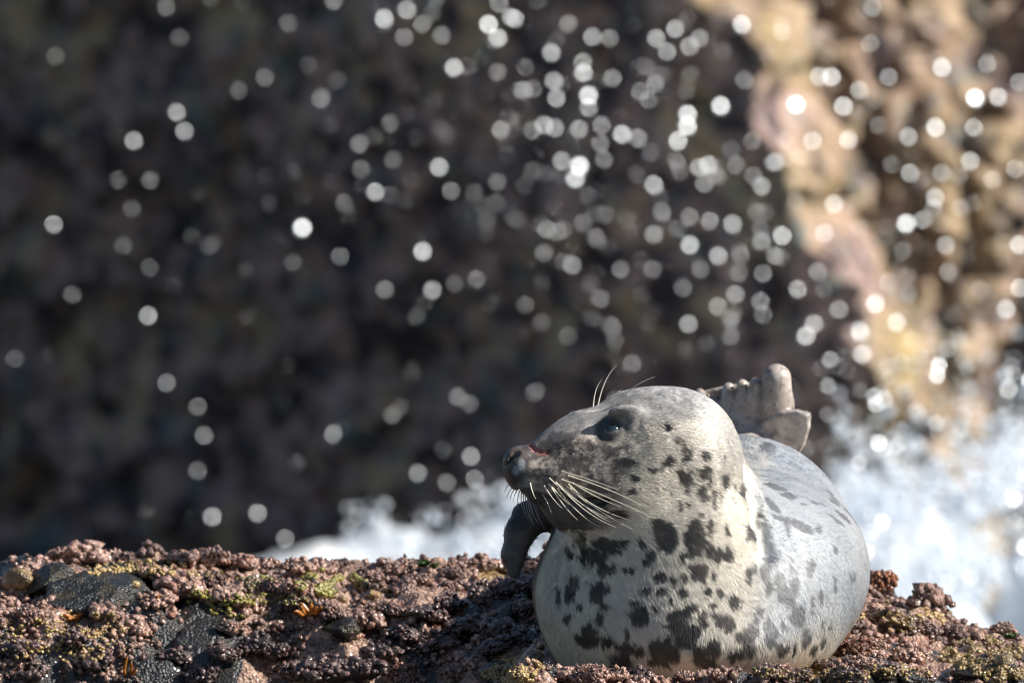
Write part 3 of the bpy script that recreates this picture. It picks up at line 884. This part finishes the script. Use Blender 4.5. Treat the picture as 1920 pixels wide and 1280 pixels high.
# ------------------------------------------------------------------ things on the ledge
_ys = np.arange(-.70, 1.75, .008)
def gp(px, py):
    """where the ray of a photo pixel meets the ledge"""
    d = FWD * DIST + np.array([(px - 960) / 1000.0, 0, 0]) + UPV * ((640 - py) / 1000.0)
    P = CAM + d * ((_ys - CAM[1]) / d[1])[:, None]
    i = np.clip(np.searchsorted(lx, P[:, 0]) - 1, 0, len(lx) - 1); j = np.clip(np.searchsorted(ly, P[:, 1]) - 1, 0, len(ly) - 1)
    hit = np.nonzero(P[:, 2] <= LZ[i, j])[0]
    return P[hit[0]] if len(hit) else None

MARKS = [((185, 1092), 'the large black stone'), ((35, 1078), 'the rounded brown stone'), ((625, 1092), 'the yellow green bead weed'), ((580, 1166), 'the bright orange weed tuft'),
         ((797, 1062), 'the dark green weed tuft'), ((930, 1258), 'the barnacle capped stone'), ((1125, 1272), 'the yellow green weed tuft'), ((1652, 1102), 'the rust orange weed'),
         ((1600, 1215), 'the dark red weed'), ((1850, 1245), 'the black barnacled stone'), ((970, 1065), 'the fore flipper of the seal'), ((640, 1185), 'the smooth dark wet stone'),
         ((240, 1268), 'the thin orange weed stalks'), ((1422, 1276), 'the green weed under the belly'), ((1700, 1265), 'the small dark stone'), ((1010, 1215), 'the tide pool at the seal')]
ORD = ['largest', 'second largest', 'third largest', 'fourth largest', 'fifth largest', 'sixth largest', 'seventh largest', 'eighth largest', 'ninth largest', 'tenth largest', 'eleventh largest', 'twelfth largest']
def name_apart(items, what):
    """items: (object, px, py, r). Label each by the landmark beside it and its rank in size there"""
    zones = {}
    for o, px, py, r in items:
        (mx, my), nm = min(MARKS, key=lambda m: math.hypot(m[0][0] - px, (m[0][1] - py) * 1.6))
        rel = 'behind' if py < my - 16 else 'in front of' if py > my + 16 else 'beside'
        zones.setdefault((rel, nm), []).append((r * (o.scale[0] / o.scale[2]), o))
    for (rel, nm), lst in zones.items():
        lst.sort(key=lambda q: -q[0])
        for k, (_, o) in enumerate(lst):
            o['label'] = (what if len(lst) == 1 else ORD[min(k, 11)] + ' ' + what) + ' ' + rel + ' ' + nm

def ico(sub):
    bm = bmesh.new(); bmesh.ops.create_icosphere(bm, subdivisions=sub, radius=1.0)
    v = np.array([q.co[:] for q in bm.verts]); f = np.array([[q.index for q in g.verts] for g in bm.faces]); bm.free()
    return v, f

def knob_mesh(name, seed, mat, squash=.62, n=70, k0=.13, k1=.26, sub=3):
    """irregular core covered with crowded nodules, as coralline algae grows"""
    rg = np.random.default_rng(seed)
    bv, bf = ico(sub); o = np.array([seed * 3.7, seed * 1.3, seed * 7.1])
    core = bv * (.86 + .42 * fbm(bv * 1.4 + o, 3, seed))[:, None] * np.array([1, 1, squash])
    V = [core]; F = [bf]; pit = [np.ones(len(core))]; off = len(core)
    sv, sf = ico(1)
    for _ in range(n):
        d = rg.normal(size=3); d /= np.linalg.norm(d); d[2] = abs(d[2]) * 1.0 - .25
        i = np.argmax(bv @ (d / np.linalg.norm(d)))
        r = k0 * .75 + (k1 * 1.45 - k0 * .75) * rg.random() ** 2.2
        q = sv * (1 + .24 * rg.normal(size=(len(sv), 1))) * r * rg.uniform(.7, 1.3, 3)
        V.append(core[i] * (1 + .04 * rg.normal()) + q + core[i] * .06)
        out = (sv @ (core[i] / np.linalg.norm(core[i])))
        pit.append(sstep(.35, -.35, out)); F.append(sf + off); off += len(sv)  # core and nodule feet get painted gap shade
    me = mesh_from(name, np.concatenate(V), np.concatenate(F))
    fattr(me, 'pit', np.concatenate(pit))
    me.materials.append(mat)
    return me

def stone_mesh(name, seed, mat, squash=.55, sub=4, rough=.03, planes=13):
    rg = np.random.default_rng(seed)
    V, F = ico(sub); o = np.array([seed * 3.7, seed * 1.3, seed * 7.1])
    r = 1 + .22 * fbm(V * 1.3 + o, 3, seed)
    for _ in range(planes):
        n = rg.normal(size=3); n /= np.linalg.norm(n)
        r = np.minimum(r, rg.uniform(.58, .84) / np.maximum(V @ n, 1e-3))
    r = r + rough * fbm(V * 5 + o, 4, seed + 3) * 2
    me = mesh_from(name, V * r[:, None] * np.array([1, 1, squash]), F)
    fattr(me, 'pit', np.zeros(len(V)))
    me.materials.append(mat)
    return me
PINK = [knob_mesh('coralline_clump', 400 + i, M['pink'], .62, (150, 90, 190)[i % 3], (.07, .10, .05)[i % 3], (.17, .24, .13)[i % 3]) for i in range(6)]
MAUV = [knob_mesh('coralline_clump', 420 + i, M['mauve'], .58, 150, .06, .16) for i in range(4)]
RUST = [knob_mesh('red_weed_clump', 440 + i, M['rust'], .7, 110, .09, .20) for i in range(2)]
SLAT = [stone_mesh('wet_stone', 460 + i, M['slate'], .62, 5, .028) for i in range(3)]
OCHR = [stone_mesh('ochre_stone', 480 + i, M['ochre'], .65, 3, .04) for i in range(3)]

def put(name, me, px, py, rpx, label, cat, group=None, sx=1.0, sink=.25, rot=None, sq=1.0):
    p = gp(px, py + rpx * .35)
    if p is None: return None
    s = rpx / 1000.0 * (DIST + p[1]) / DIST
    o = link(name, me, None, label=label, cat=cat, group=group)
    o.location = (p[0], p[1], ground(p[0], p[1]) + s * (.45 - sink) * sq)
    o.scale = (s * sx, s * max(1, sx * .7), s * sq)
    o.rotation_euler = (random.uniform(-.25, .25), random.uniform(-.25, .25), random.uniform(0, 6.28) if rot is None else rot)
    return o

LB_P = 'pink knobbly coralline algae lump growing on the rock ledge'
G_P = 'pink coralline algae lumps on the ledge'
LB_M = 'mauve grey coralline algae lump darkened for the shaded hollows of the ledge'
G_M = 'mauve coralline algae lumps on the ledge'
big = [(125,1042,30),(165,1040,34),(205,1046,30),(238,1054,22),(345,1046,28),(385,1046,32),(420,1056,24),(460,1060,22),(505,1060,20),(560,1064,26),(605,1063,24),(640,1064,18),
       (300,1082,34),(345,1105,40),(385,1092,36),(300,1125,26),(425,1125,30),(520,1100,36),(560,1112,34),(590,1108,24),(555,1145,26),(620,1150,30),(690,1165,34),(735,1150,26),
       (210,1160,40),(250,1175,30),(55,1160,26),(140,1195,30),(335,1225,30),(180,1240,34),(430,1180,24),
       (720,1065,30),(760,1070,28),(700,1085,26),(745,1105,28),(790,1085,22),(860,1062,24),(900,1058,26),(935,1060,22),(985,1058,20),(1005,1066,22),(845,1080,22),
       (1705,1118,30),(1740,1122,38),(1785,1135,34),(1818,1150,24),(1850,1165,22),(1880,1175,20),(1640,1150,26),(1680,1165,30),(1600,1170,24),(1735,1175,26),(1790,1185,24),
       (1110,1262,34),(1150,1266,26),(1060,1272,26),(765,1258,28),(760,1275,24),(1440,1268,24),(1500,1262,22),(1560,1250,24),(1350,1272,22),(1285,1274,20),(1640,1215,24),(1700,1235,26),(1610,1240,24),(1740,1265,22),
       (900,1262,26),(860,1272,22),(985,1268,24)]
items = []; dim = []
for i, (px, py, r) in enumerate(big):
    o = put('coralline_clump', PINK[i % 6] if not (px < 620 and py > 1185) else MAUV[i % 4], px, py, r, LB_P, G_P, sx=random.uniform(1.0, 1.45))  # lower left takes the darker material, painting its shade
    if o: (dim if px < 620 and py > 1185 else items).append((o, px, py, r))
name_apart(items, 'pink knobbly algae lump')
items = dim
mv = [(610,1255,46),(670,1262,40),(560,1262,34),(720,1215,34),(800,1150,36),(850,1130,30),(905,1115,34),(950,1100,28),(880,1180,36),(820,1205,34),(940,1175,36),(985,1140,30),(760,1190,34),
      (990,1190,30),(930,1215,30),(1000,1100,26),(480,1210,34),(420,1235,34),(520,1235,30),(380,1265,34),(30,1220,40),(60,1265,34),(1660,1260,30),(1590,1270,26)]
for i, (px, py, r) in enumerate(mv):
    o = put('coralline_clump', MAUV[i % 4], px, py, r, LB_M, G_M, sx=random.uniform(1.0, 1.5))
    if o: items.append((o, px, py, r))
name_apart(items, 'mauve grey algae lump')
def nodule_scatter(n):
    sv, sf = ico(1); V = []; F = []; pit = []; off = 0; k = 0
    while k < n:
        px = random.uniform(-40, 1960); py = random.uniform(1035, 1290)
        p = gp(px, py)
        if p is None or p[1] > 1.5 or (abs(p[0] - .02) < .30 and -.12 < p[1] < 1.2): k += .2; continue
        if fbm(np.array([[p[0] * 9, p[1] * 9, 3.0]]), 2, 611)[0] < (.12 if px < 640 and py > 1150 else -.05): k += .3; continue
        for _ in range(random.randint(5, 16)):
            x = p[0] + random.gauss(0, .014); y = p[1] + random.gauss(0, .014)
            r_ = .002 + .008 * random.random() ** 2
            q = sv * r_ * (1 + .25 * rng.normal(size=(len(sv), 1)))
            V.append(q + np.array([x, y, ground(x, y) + r_ * .55])); F.append(sf + off); off += len(sv)
            pit.append(sstep(.1, -.6, sv[:, 2]))  # undersides get painted shade
        k += 1
    me = mesh_from('coralline_nodules', np.concatenate(V), np.concatenate(F)); fattr(me, 'pit', np.concatenate(pit))
    link('coralline_nodules', me, M['pink'], kind='stuff', label='fine pink coralline nodules strewn over the rock ledge', cat='algae')
nodule_scatter(600)
put('wet_stone', SLAT[0], 185, 1095, 88, 'large angular black wet stone with glints beside the pink lumps', 'stone', sx=1.7, rot=.3, sq=.85)
put('wet_stone', SLAT[1], 100, 1090, 56, 'dark blue wet stone end against the large black stone', 'stone', rot=1.2)
put('ochre_stone', OCHR[0], 35, 1078, 40, 'rounded brown stone at the far left end of the ledge', 'stone', rot=.5)
put('wet_stone', SLAT[2], 640, 1185, 40, 'smooth dark wet stone in the hollow below the orange weed', 'stone', sx=1.2)
put('wet_stone', SLAT[1], 1850, 1245, 60, 'black stone crusted with yellow barnacles and one striped limpet', 'stone', sx=1.6, rot=2.0, sq=.8)
put('wet_stone', SLAT[0], 930, 1258, 46, 'dark stone with a barnacle cap in front of the tide pool', 'stone', sx=1.3, rot=.8)
put('wet_stone', SLAT[2], 1700, 1265, 40, 'small dark stone between the seal and the barnacled stone', 'stone', sx=1.3)
put('red_weed_clump', RUST[0], 1652, 1102, 30, 'rust orange weed tuft pressed against the flank of the seal', 'seaweed', sx=.9, sq=1.3)
put('red_weed_clump', RUST[1], 1600, 1215, 30, 'dark red weed clump below the flank of the seal', 'seaweed', sx=1.2)
put('coralline_clump', MAUV[1], 1195, 1264, 32, 'glossy dark purple knobbly lump in front of the chest of the seal', 'algae lump', sx=1.1)
items = []
for i, (px, py, r) in enumerate([(300,1070,12),(275,1058,10),(345,1062,9),(375,1068,9),(140,1078,9),(50,1072,8),(255,1095,10),(1770,1140,16),(1730,1132,12),(1830,1155,12),(1660,1130,14),(700,1115,16),(725,1108,10),(640,1128,12),(980,1130,16),(1690,1172,14)]):
    o = put('ochre_stone', OCHR[i % 3], px, py, r, 'small ochre pebble wedged in the crust of the ledge', 'pebble', 'ochre pebbles on the ledge')
    if o: items.append((o, px, py, r))
name_apart(items, 'small ochre pebble')

# weed fronds
def frond_tuft(name, px, py, h, n, mat, label, spread=.7, w=.004, cat='seaweed'):
    p = gp(px, py)
    if p is None: return
    root = link(name, None, label=label, cat=cat, loc=(p[0], p[1], ground(p[0], p[1])))
    for i in range(n):
        a = random.uniform(0, 6.28); t = random.uniform(.25, 1) * spread
        d = np.array([math.cos(a) * t, math.sin(a) * t * .6 - .2, random.uniform(.3, 1)]); d /= np.linalg.norm(d)
        L = h * random.uniform(.6, 1.15); bend = np.array([random.uniform(-.4, .4), -.2, random.uniform(-.7, .0)]) * L
        p0 = np.array([random.uniform(-.5, .5) * h * .4, random.uniform(-.3, .3) * h * .4, -.004])
        pts = bez(p0, p0 + d * L * .6, p0 + d * L + bend * .5, 7)
        s = np.cross(d, (random.uniform(-.5, .5), 1, .3)); s /= np.linalg.norm(s); nn = np.cross(s, d)
        V = []; F = []
        for k, q in enumerate(pts):
            ww = w * (.6 + .9 * math.sin(math.pi * min(k / 6 * .8 + .1, 1))) * (1 if k < 6 else .25)
            V += [q - s * ww, q + nn * ww * .35, q + s * ww, q - nn * ww * .35]
        for k in range(6):
            for e in range(4): F.append((k * 4 + e, k * 4 + (e + 1) % 4, k * 4 + 4 + (e + 1) % 4, k * 4 + 4 + e))
        F += [(3, 2, 1, 0), (24, 25, 26, 27)]
        link('frond', mesh_from('frond', np.array(V), np.array(F)), mat, root)
frond_tuft('orange_weed', 580, 1166, .045, 14, M['wrack'], 'bright orange seaweed tuft on the ledge beside the shaded hollow')
frond_tuft('orange_weed', 296, 1135, .030, 5, M['wrack'], 'upright yellow orange weed blades at the right foot of the large black stone', .3)
frond_tuft('orange_weed', 145, 1165, .028, 7, M['wrack'], 'low orange weed under the large black stone', .9)
frond_tuft('orange_weed', 240, 1268, .045, 4, M['wrack'], 'thin orange weed stalks at the foot of the left ledge', .3, .0022)
frond_tuft('green_weed', 797, 1062, .022, 12, M['green'], 'dark green weed tuft on the rear rim of the ledge', 1.0)
frond_tuft('green_weed', 812, 1068, .014, 8, M['green'], 'tiny bright green weed tuft next to the dark green one', 1.0, .003)
frond_tuft('green_weed', 1898, 1196, .018, 12, M['green'], 'bright green weed tuft on the barnacled stone', 1.0, .003)
frond_tuft('green_weed', 1422, 1276, .020, 12, M['green'], 'green weed tuft in front of the belly of the seal', 1.0, .003)
frond_tuft('green_weed', 1125, 1272, .018, 8, M['bgreen'], 'yellow green weed tuft in front of the chest of the seal', 1.0, .004)
frond_tuft('green_weed', 1632, 1088, .016, 8, M['green'], 'small green weed sprig above the rust orange weed tuft', .8, .003)

# barnacles and bead weed: dense patches of tiny knobs
def bead_patch(name, n, cx, cy, rx, ry, r0, r1, mat, label, cat):
    dg = bpy.context.evaluated_depsgraph_get()
    bm = bmesh.new(); bmesh.ops.create_icosphere(bm, subdivisions=1, radius=1.0)
    bv = np.array([v.co[:] for v in bm.verts]); bf = np.array([[v.index for v in f.verts] for f in bm.faces]); bm.free()
    Vs = []; Fs = []; k = 0; tries = 0
    while k < n and tries < n * 5:
        tries += 1
        a = random.uniform(0, 6.28); q = math.sqrt(random.random())
        px = cx + math.cos(a) * q * rx; py = cy + math.sin(a) * q * ry
        if fbm(np.array([[px / 34, py / 15, n * .1]]), 2, 631)[0] < -.06 + .5 * (q - .55): continue
        o = Vector(at(px, py, -.75)); d = Vector(np.array(o) - CAM).normalized()
        ok, loc, nor, idx, ob, mt = scene.ray_cast(dg, o, d, distance=3.0)
        if not ok or ob.name.startswith(('body', 'fur', 'whisker', 'cliff', 'sea', 'frond')): continue
        r = random.uniform(r0, r1) * (1.35 if random.random() < .12 else 1)
        Vs.append(np.array(loc) + bv * r * np.array([random.uniform(.8, 1.3), random.uniform(.8, 1.3), random.uniform(.7, 1.1)]))
        Fs.append(bf + k * len(bv)); k += 1
    if not Vs: return
    me = mesh_from(name, np.concatenate(Vs), np.concatenate(Fs))
    fattr(me, 'pit', np.zeros(len(me.vertices)))
    link(name, me, mat, kind='stuff', label=label, cat=cat)
bpy.context.view_layer.update()
bead_patch('barnacles', 900, 1850, 1238, 90, 46, .0025, .0055, M['barnacle'], 'yellow barnacles crusting the black stone at the right end of the ledge', 'barnacles')
bead_patch('barnacles', 260, 960, 1256, 60, 24, .0025, .006, M['barnacle'], 'yellow barnacles capping the dark stone before the tide pool', 'barnacles')
bead_patch('bead_weed', 420, 625, 1092, 62, 26, .003, .007, M['bgreen'], 'yellow green bead weed along the rear pool of the ledge', 'seaweed')
bead_patch('barnacles', 160, 300, 1068, 150, 18, .0025, .006, M['barnacle'], 'scattered yellow barnacles on and around the large black stone', 'barnacles')
bead_patch('barnacles', 200, 1560, 1262, 190, 16, .002, .0045, M['barnacle'], 'fine ochre barnacles along the front rim below the seal', 'barnacles')
bead_patch('barnacles', 200, 1690, 1160, 90, 24, .002, .0045, M['barnacle'], 'tiny ochre barnacles on the lumps right of the flank of the seal', 'barnacles')

bead_patch('barnacles', 260, 120, 1190, 130, 60, .002, .005, M['barnacle'], 'ochre barnacles below the large black stone', 'barnacles')
bead_patch('bead_weed', 200, 480, 1120, 140, 40, .0025, .006, M['bgreen'], 'olive bead weed between the pink lumps and the orange weed tuft', 'seaweed')
def limpet(px, py, r, label):
    dg = bpy.context.evaluated_depsgraph_get()
    o = Vector(at(px, py, -.75)); d = Vector(np.array(o) - CAM).normalized()
    ok, loc, nor, idx, ob, mt = scene.ray_cast(dg, o, d, distance=3.0)
    V = []; F = []; S = 24
    prof = [(1.0, 0), (.96, .10), (.78, .28), (.55, .44), (.30, .55), (.10, .60)]
    for j, (a, z) in enumerate(prof):
        for k in range(S):
            w = 2 * math.pi * k / S; rr = a * (1 + (.05 if k % 2 else -.03))
            V.append((math.cos(w) * rr * r, math.sin(w) * rr * r * .85, z * r))
    for j in range(len(prof) - 1):
        for k in range(S): F.append((j * S + k, j * S + (k + 1) % S, (j + 1) * S + (k + 1) % S, (j + 1) * S + k))
    V.append((0, 0, .60 * r))
    for k in range(S): F.append(((len(prof) - 1) * S + k, (len(prof) - 1) * S + (k + 1) % S, len(V) - 1, len(V) - 1))
    me = bpy.data.meshes.new('limpet'); me.from_pydata(V, [], [f if f[2] != f[3] else f[:3] for f in F]); me.update()
    for f in me.polygons: f.use_smooth = True
    fattr(me, 'pit', [(1.0 if (i % S) % 5 == 0 and i < 5 * S else 0.0) for i in range(len(V))])
    ob2 = link('limpet', me, M['limpet'], label=label, cat='limpet', loc=loc)
    n = (Vector(nor) + Vector((0, -1.2, .6))).normalized()
    ob2.rotation_euler = n.to_track_quat('Z', 'Y').to_euler()
limpet(1883, 1238, .019, 'striped yellow limpet shell on the barnacled black stone')
limpet(1690, 1252, .012, 'pale limpet shell on the small dark stone')
limpet(255, 1095, .010, 'small ochre limpet on the face of the large black stone')

# shallow water left in the hollows
def pool(cx, cy, rx, ry, label, lift=.0):
    p = gp(cx, cy)
    if p is None: return
    X = np.linspace(-1, 1, 40); G = np.stack(np.meshgrid(X, X, indexing='ij'), -1)
    wx = p[0] + G[..., 0] * rx; wy = p[1] + G[..., 1] * ry
    z = np.array([ground(a, b) for a, b in zip(wx.ravel(), wy.ravel())]).reshape(wx.shape)
    lvl = np.percentile(z, 26) + lift
    R2 = (G ** 2).sum(-1)
    Z = lvl - np.maximum(R2 - .55, 0) * .09
    link('tide_pool', grid_mesh('tide_pool', np.stack([wx, wy, Z], -1)), M['pool'], kind='structure', label=label, cat='pool')
pool(470, 1068, .20, .16, 'thin film of sea water behind the pink lumps')
pool(640, 1074, .12, .16, 'pale blue water film beside the bead weed')
pool(1000, 1222, .12, .10, 'small tide pool at the left foot of the seal', .004)
pool(820, 1085, .08, .12, 'small blue water film on the rear rim')
pool(1740, 1205, .14, .08, 'narrow water film above the barnacled stone')

# ------------------------------------------------------------------ breaking surf behind the ledge
BP = np.array([(100,1150),(300,1110),(450,1062),(520,1035),(600,1015),(680,1008),(715,1002),(780,1004),(840,994),(890,980),(960,962),(1040,945),(1200,930),(1400,950),(1540,985),(1600,985),(1660,970),(1720,960),(1800,945),(1920,905),(2100,880),(2400,800),(2700,1100)], float)
YF = 24.0
bx = np.array([at(p, q, YF)[0] for p, q in BP]); bz = np.array([at(p, q, YF)[2] for p, q in BP])
def surf_top(x): return np.interp(x, bx, bz)
def build_surf():
    xs = np.linspace(bx[0], bx[-1], 260); ys = np.linspace(21.5, 29.0, 90)
    X, Y = np.meshgrid(xs, ys, indexing='ij')
    t = surf_top(X) - .10
    prof = np.exp(-((Y - YF - .3) / np.where(Y < YF + .3, 1.6, 2.4)) ** 2)
    P = np.stack([X, Y, 0 * X], -1)
    Z = SEA + .02 + (t - SEA) * prof * (1 + .10 * fbm(P * 1.1, 3, 501))
    Z += .16 * fbm(P * 2.3, 4, 503) * prof + .05 * fbm(P * 6, 3, 505)
    gap = sstep(-.05, .35, fbm(np.stack([X * 1.5, Y * .5, 0 * X], -1) + 3, 3, 507)) * sstep(1.3, 1.8, X)
    Z -= .9 * gap * prof
    return grid_mesh('breaking_wave', np.stack([X, Y, Z], -1))
link('breaking_wave', build_surf(), M['foam'], kind='stuff', label='white breaking surf between the rock ledge and the cliff', cat='surf')

def build_froth():
    bv = np.array([(1,0,0),(-1,0,0),(0,1,0),(0,-1,0),(0,0,1),(0,0,-1)], float)
    bf = np.array([(0,2,4),(2,1,4),(1,3,4),(3,0,4),(2,0,5),(1,2,5),(3,1,5),(0,3,5)])
    n = 46000
    x = np.concatenate([rng.uniform(at(640, 900, YF)[0], at(1150, 900, YF)[0], n // 3), rng.uniform(at(1520, 900, YF)[0], at(2000, 900, YF)[0], n - n // 3)])
    y = rng.uniform(22.6, 26.0, n)
    hgt = rng.exponential(.10, n) * np.where(x > 1.0, 1.35, .35) - .12
    z = surf_top(x) + hgt - .25 * rng.random(n)
    keep = fbm(np.stack([x * 1.6, y * .6, z * 1.6], -1), 3, 521) + .25 * rng.normal(0, 1, n) > .10 + .8 * np.maximum(hgt, 0)
    x, y, z = x[keep], y[keep], z[keep]; n = len(x)
    r = .004 + .022 * rng.random(n) ** 2.5
    V = np.stack([x, y, z], -1)[:, None, :] + bv[None] * r[:, None, None]
    F = bf[None] + (np.arange(n) * len(bv))[:, None, None]
    return mesh_from('froth', V.reshape(-1, 3), F.reshape(-1, 3))
link('froth', build_froth(), M['foam'], kind='stuff', label='blobs of white froth thrown up above the breaking surf', cat='froth')

# ------------------------------------------------------------------ flying spray catching the sun
S1 = [(311,14,2),(719,36,4),(762,19,4),(791,46,2),(827,67,2),(757,71,2),(810,25,1),(625,2,2),(850,128,4),(878,125,1),(915,47,5),(932,72,4),(935,8,2),(957,33,4),(932,135,2),
(496,146,2),(447,170,1),(632,150,1),(601,186,2),(330,211,4),(345,247,3.4),(250,265,4),(731,231,2),(673,270,2),(737,300,1),(822,314,5),(845,358,2),(889,361,1),(932,341,2),
(703,361,3),(645,381,1.4),(221,338,1),(247,391,1),(100,421,3),(565,428,6),(791,472,4),(637,481,2),(549,491,1),(280,502,1),(721,543,2.4),(810,544,2.8),(852,532,1),(893,524,1.4),
(277,592,3),(135,552,1.2),(505,381,1),(540,44,1),(938,245,2.4),(950,290,2.4),
(312,718,2),(370,762,2),(382,816,2),(370,882,2),(397,969,3),(482,962,3),(534,1010,3),(624,814,2),(783,887,2.2),(837,905,2.2),(882,856,3),(890,898,2.4),(668,967,1.4),(858,744,1.6),
(880,757,1.4),(1616,664,4),(1776,654,2),(1657,750,3.4),(1510,630,4),(1612,625,4.4),(1690,680,2),(1580,760,1),(1890,730,4),(1800,640,2),(1540,690,1),(1430,590,2),(1370,600,2)]
S2 = [(8,72,4),(210,90,2),(300,140,3),(365,145,2),(145,200,4),(165,155,1),(265,235,3),(265,275,4),(40,340,3),(155,305,4),(165,370,3),(375,295,3),(285,360,5),(285,405,4),(535,315,3),
(500,250,1),(480,345,2),(510,375,2),(540,145,3),(610,110,3),(580,195,3),(700,145,3),(665,175,3),(665,280,1),(790,190,1),(870,300,2),(780,400,6),(860,95,6),(655,430,6),(655,475,6),
(620,530,5),(410,505,4.4),(470,520,2.4),(250,485,3),(335,470,2),(330,540,2),(75,490,2),(120,470,3),(160,480,3),(345,600,2),(185,605,4),(250,625,6),(235,670,5),(120,650,1),(530,695,4.4),
(465,655,1),(610,600,1),(700,630,3.6),(735,620,3.6),(720,690,3),(820,565,4),(840,620,2),(900,530,2),(985,610,4),(905,660,2),(935,700,3.6),(285,735,1),(310,800,1),(560,795,2.2),(665,815,2.2),
(740,830,3),(825,840,3.6),(915,795,2),(130,860,2.2),(190,860,1),(530,880,3.6),(620,860,1),(665,920,4.4),(770,960,4.2),(855,960,2),(850,1025,2),(935,905,3),(1010,885,4),(985,960,2),(940,1025,2),
(1145,1020,3),(1170,875,3),(315,890,2),(225,995,3),(405,1010,2),(525,1010,2),(640,1080,2),(330,1120,2),(835,1105,3.6),(930,1130,3),(1070,1085,3.6),(770,1150,3),(1225,1160,3.6),(1130,1215,4),
(1100,1260,4.4),(660,1215,3),(820,1260,2),(300,1195,1),(360,1215,1),(110,1210,1),
(1060,395,7),(1195,290,4.4),(1150,290,3.6),(1240,400,4.4),(1410,290,3.6),(1300,340,3.6),(1610,255,4.4),(1735,370,7),(1820,365,4.4),(1585,480,6),(1485,515,3.6),(1260,525,3.6),(1125,530,4),
(1490,650,3.8),(1715,605,4.6),(1730,480,3),(1205,765,4),(1475,840,5.5),(1585,740,4.2),(1580,780,3),(1540,825,3.6),(1660,520,1),(1885,635,2.4),(1800,675,2.4),(1625,920,3.6),(1360,1140,4.4),
(1300,1240,5.4),(1440,1210,4.4),(1850,1160,4.4),(1900,1080,3.6),(1635,1020,2.4),(1350,30,3),(1010,120,2.6),(1340,165,2),(1610,650,3),(1680,780,2.2),(1410,1060,2.4),(1900,920,4.4),(1900,310,2.4),(1780,240,2.4)]
drops = list(S1) + [(960 + x / 2, y / 2, b) for x, y, b in S2]
for _ in range(430):       # fainter drops round the main plume
    t = random.random()
    cx, cy = (1200 + 330 * random.gauss(0, 1), 330 + 210 * random.gauss(0, 1)) if t < .58 else (1720 + 150 * random.gauss(0, 1), 560 + 260 * random.gauss(0, 1))
    if t > .93: cx, cy = random.uniform(0, 960), random.uniform(0, 1000)
    drops.append((cx, cy, random.choice((.15, .2, .3, .4, .6, .9, 1.4))))
for _ in range(90):        # glints low over the surf
    drops.append((random.uniform(1540, 1930), random.uniform(640, 1100), random.choice((.4, .6, 1, 1.5, 2.5, 4)), 22.3))
def build_spray():
    bv, bf = ico(2)
    V = []; F = []; k = 0
    for px, py, b, *yy in drops:
        y = yy[0] + random.uniform(-.8, .5) if yy else random.uniform(26.8, 28.8)
        c = at(px, py, y)
        view = CAM - c; view /= np.linalg.norm(view)
        half = SUN + view; half /= np.linalg.norm(half)
        n = half + np.array([random.gauss(0, .03) for _ in range(3)]); n /= np.linalg.norm(n)
        u = np.cross(n, (.2, .9, .3)); u /= np.linalg.norm(u); w = np.cross(n, u)
        r = .0053 * math.sqrt(b * 1.0) * (1 + .10 * b)
        q = bv * np.array([1.0, random.uniform(.8, 1.2), .34]) * r
        V.append(c + q[:, :1] * u + q[:, 1:2] * w + q[:, 2:] * n); F.append(bf + k * len(bv)); k += 1
    return mesh_from('sea_spray', np.concatenate(V), np.concatenate(F))
link('sea_spray', build_spray(), M['spray'], kind='stuff', label='flying drops of sea spray glittering in front of the cliff', cat='spray')
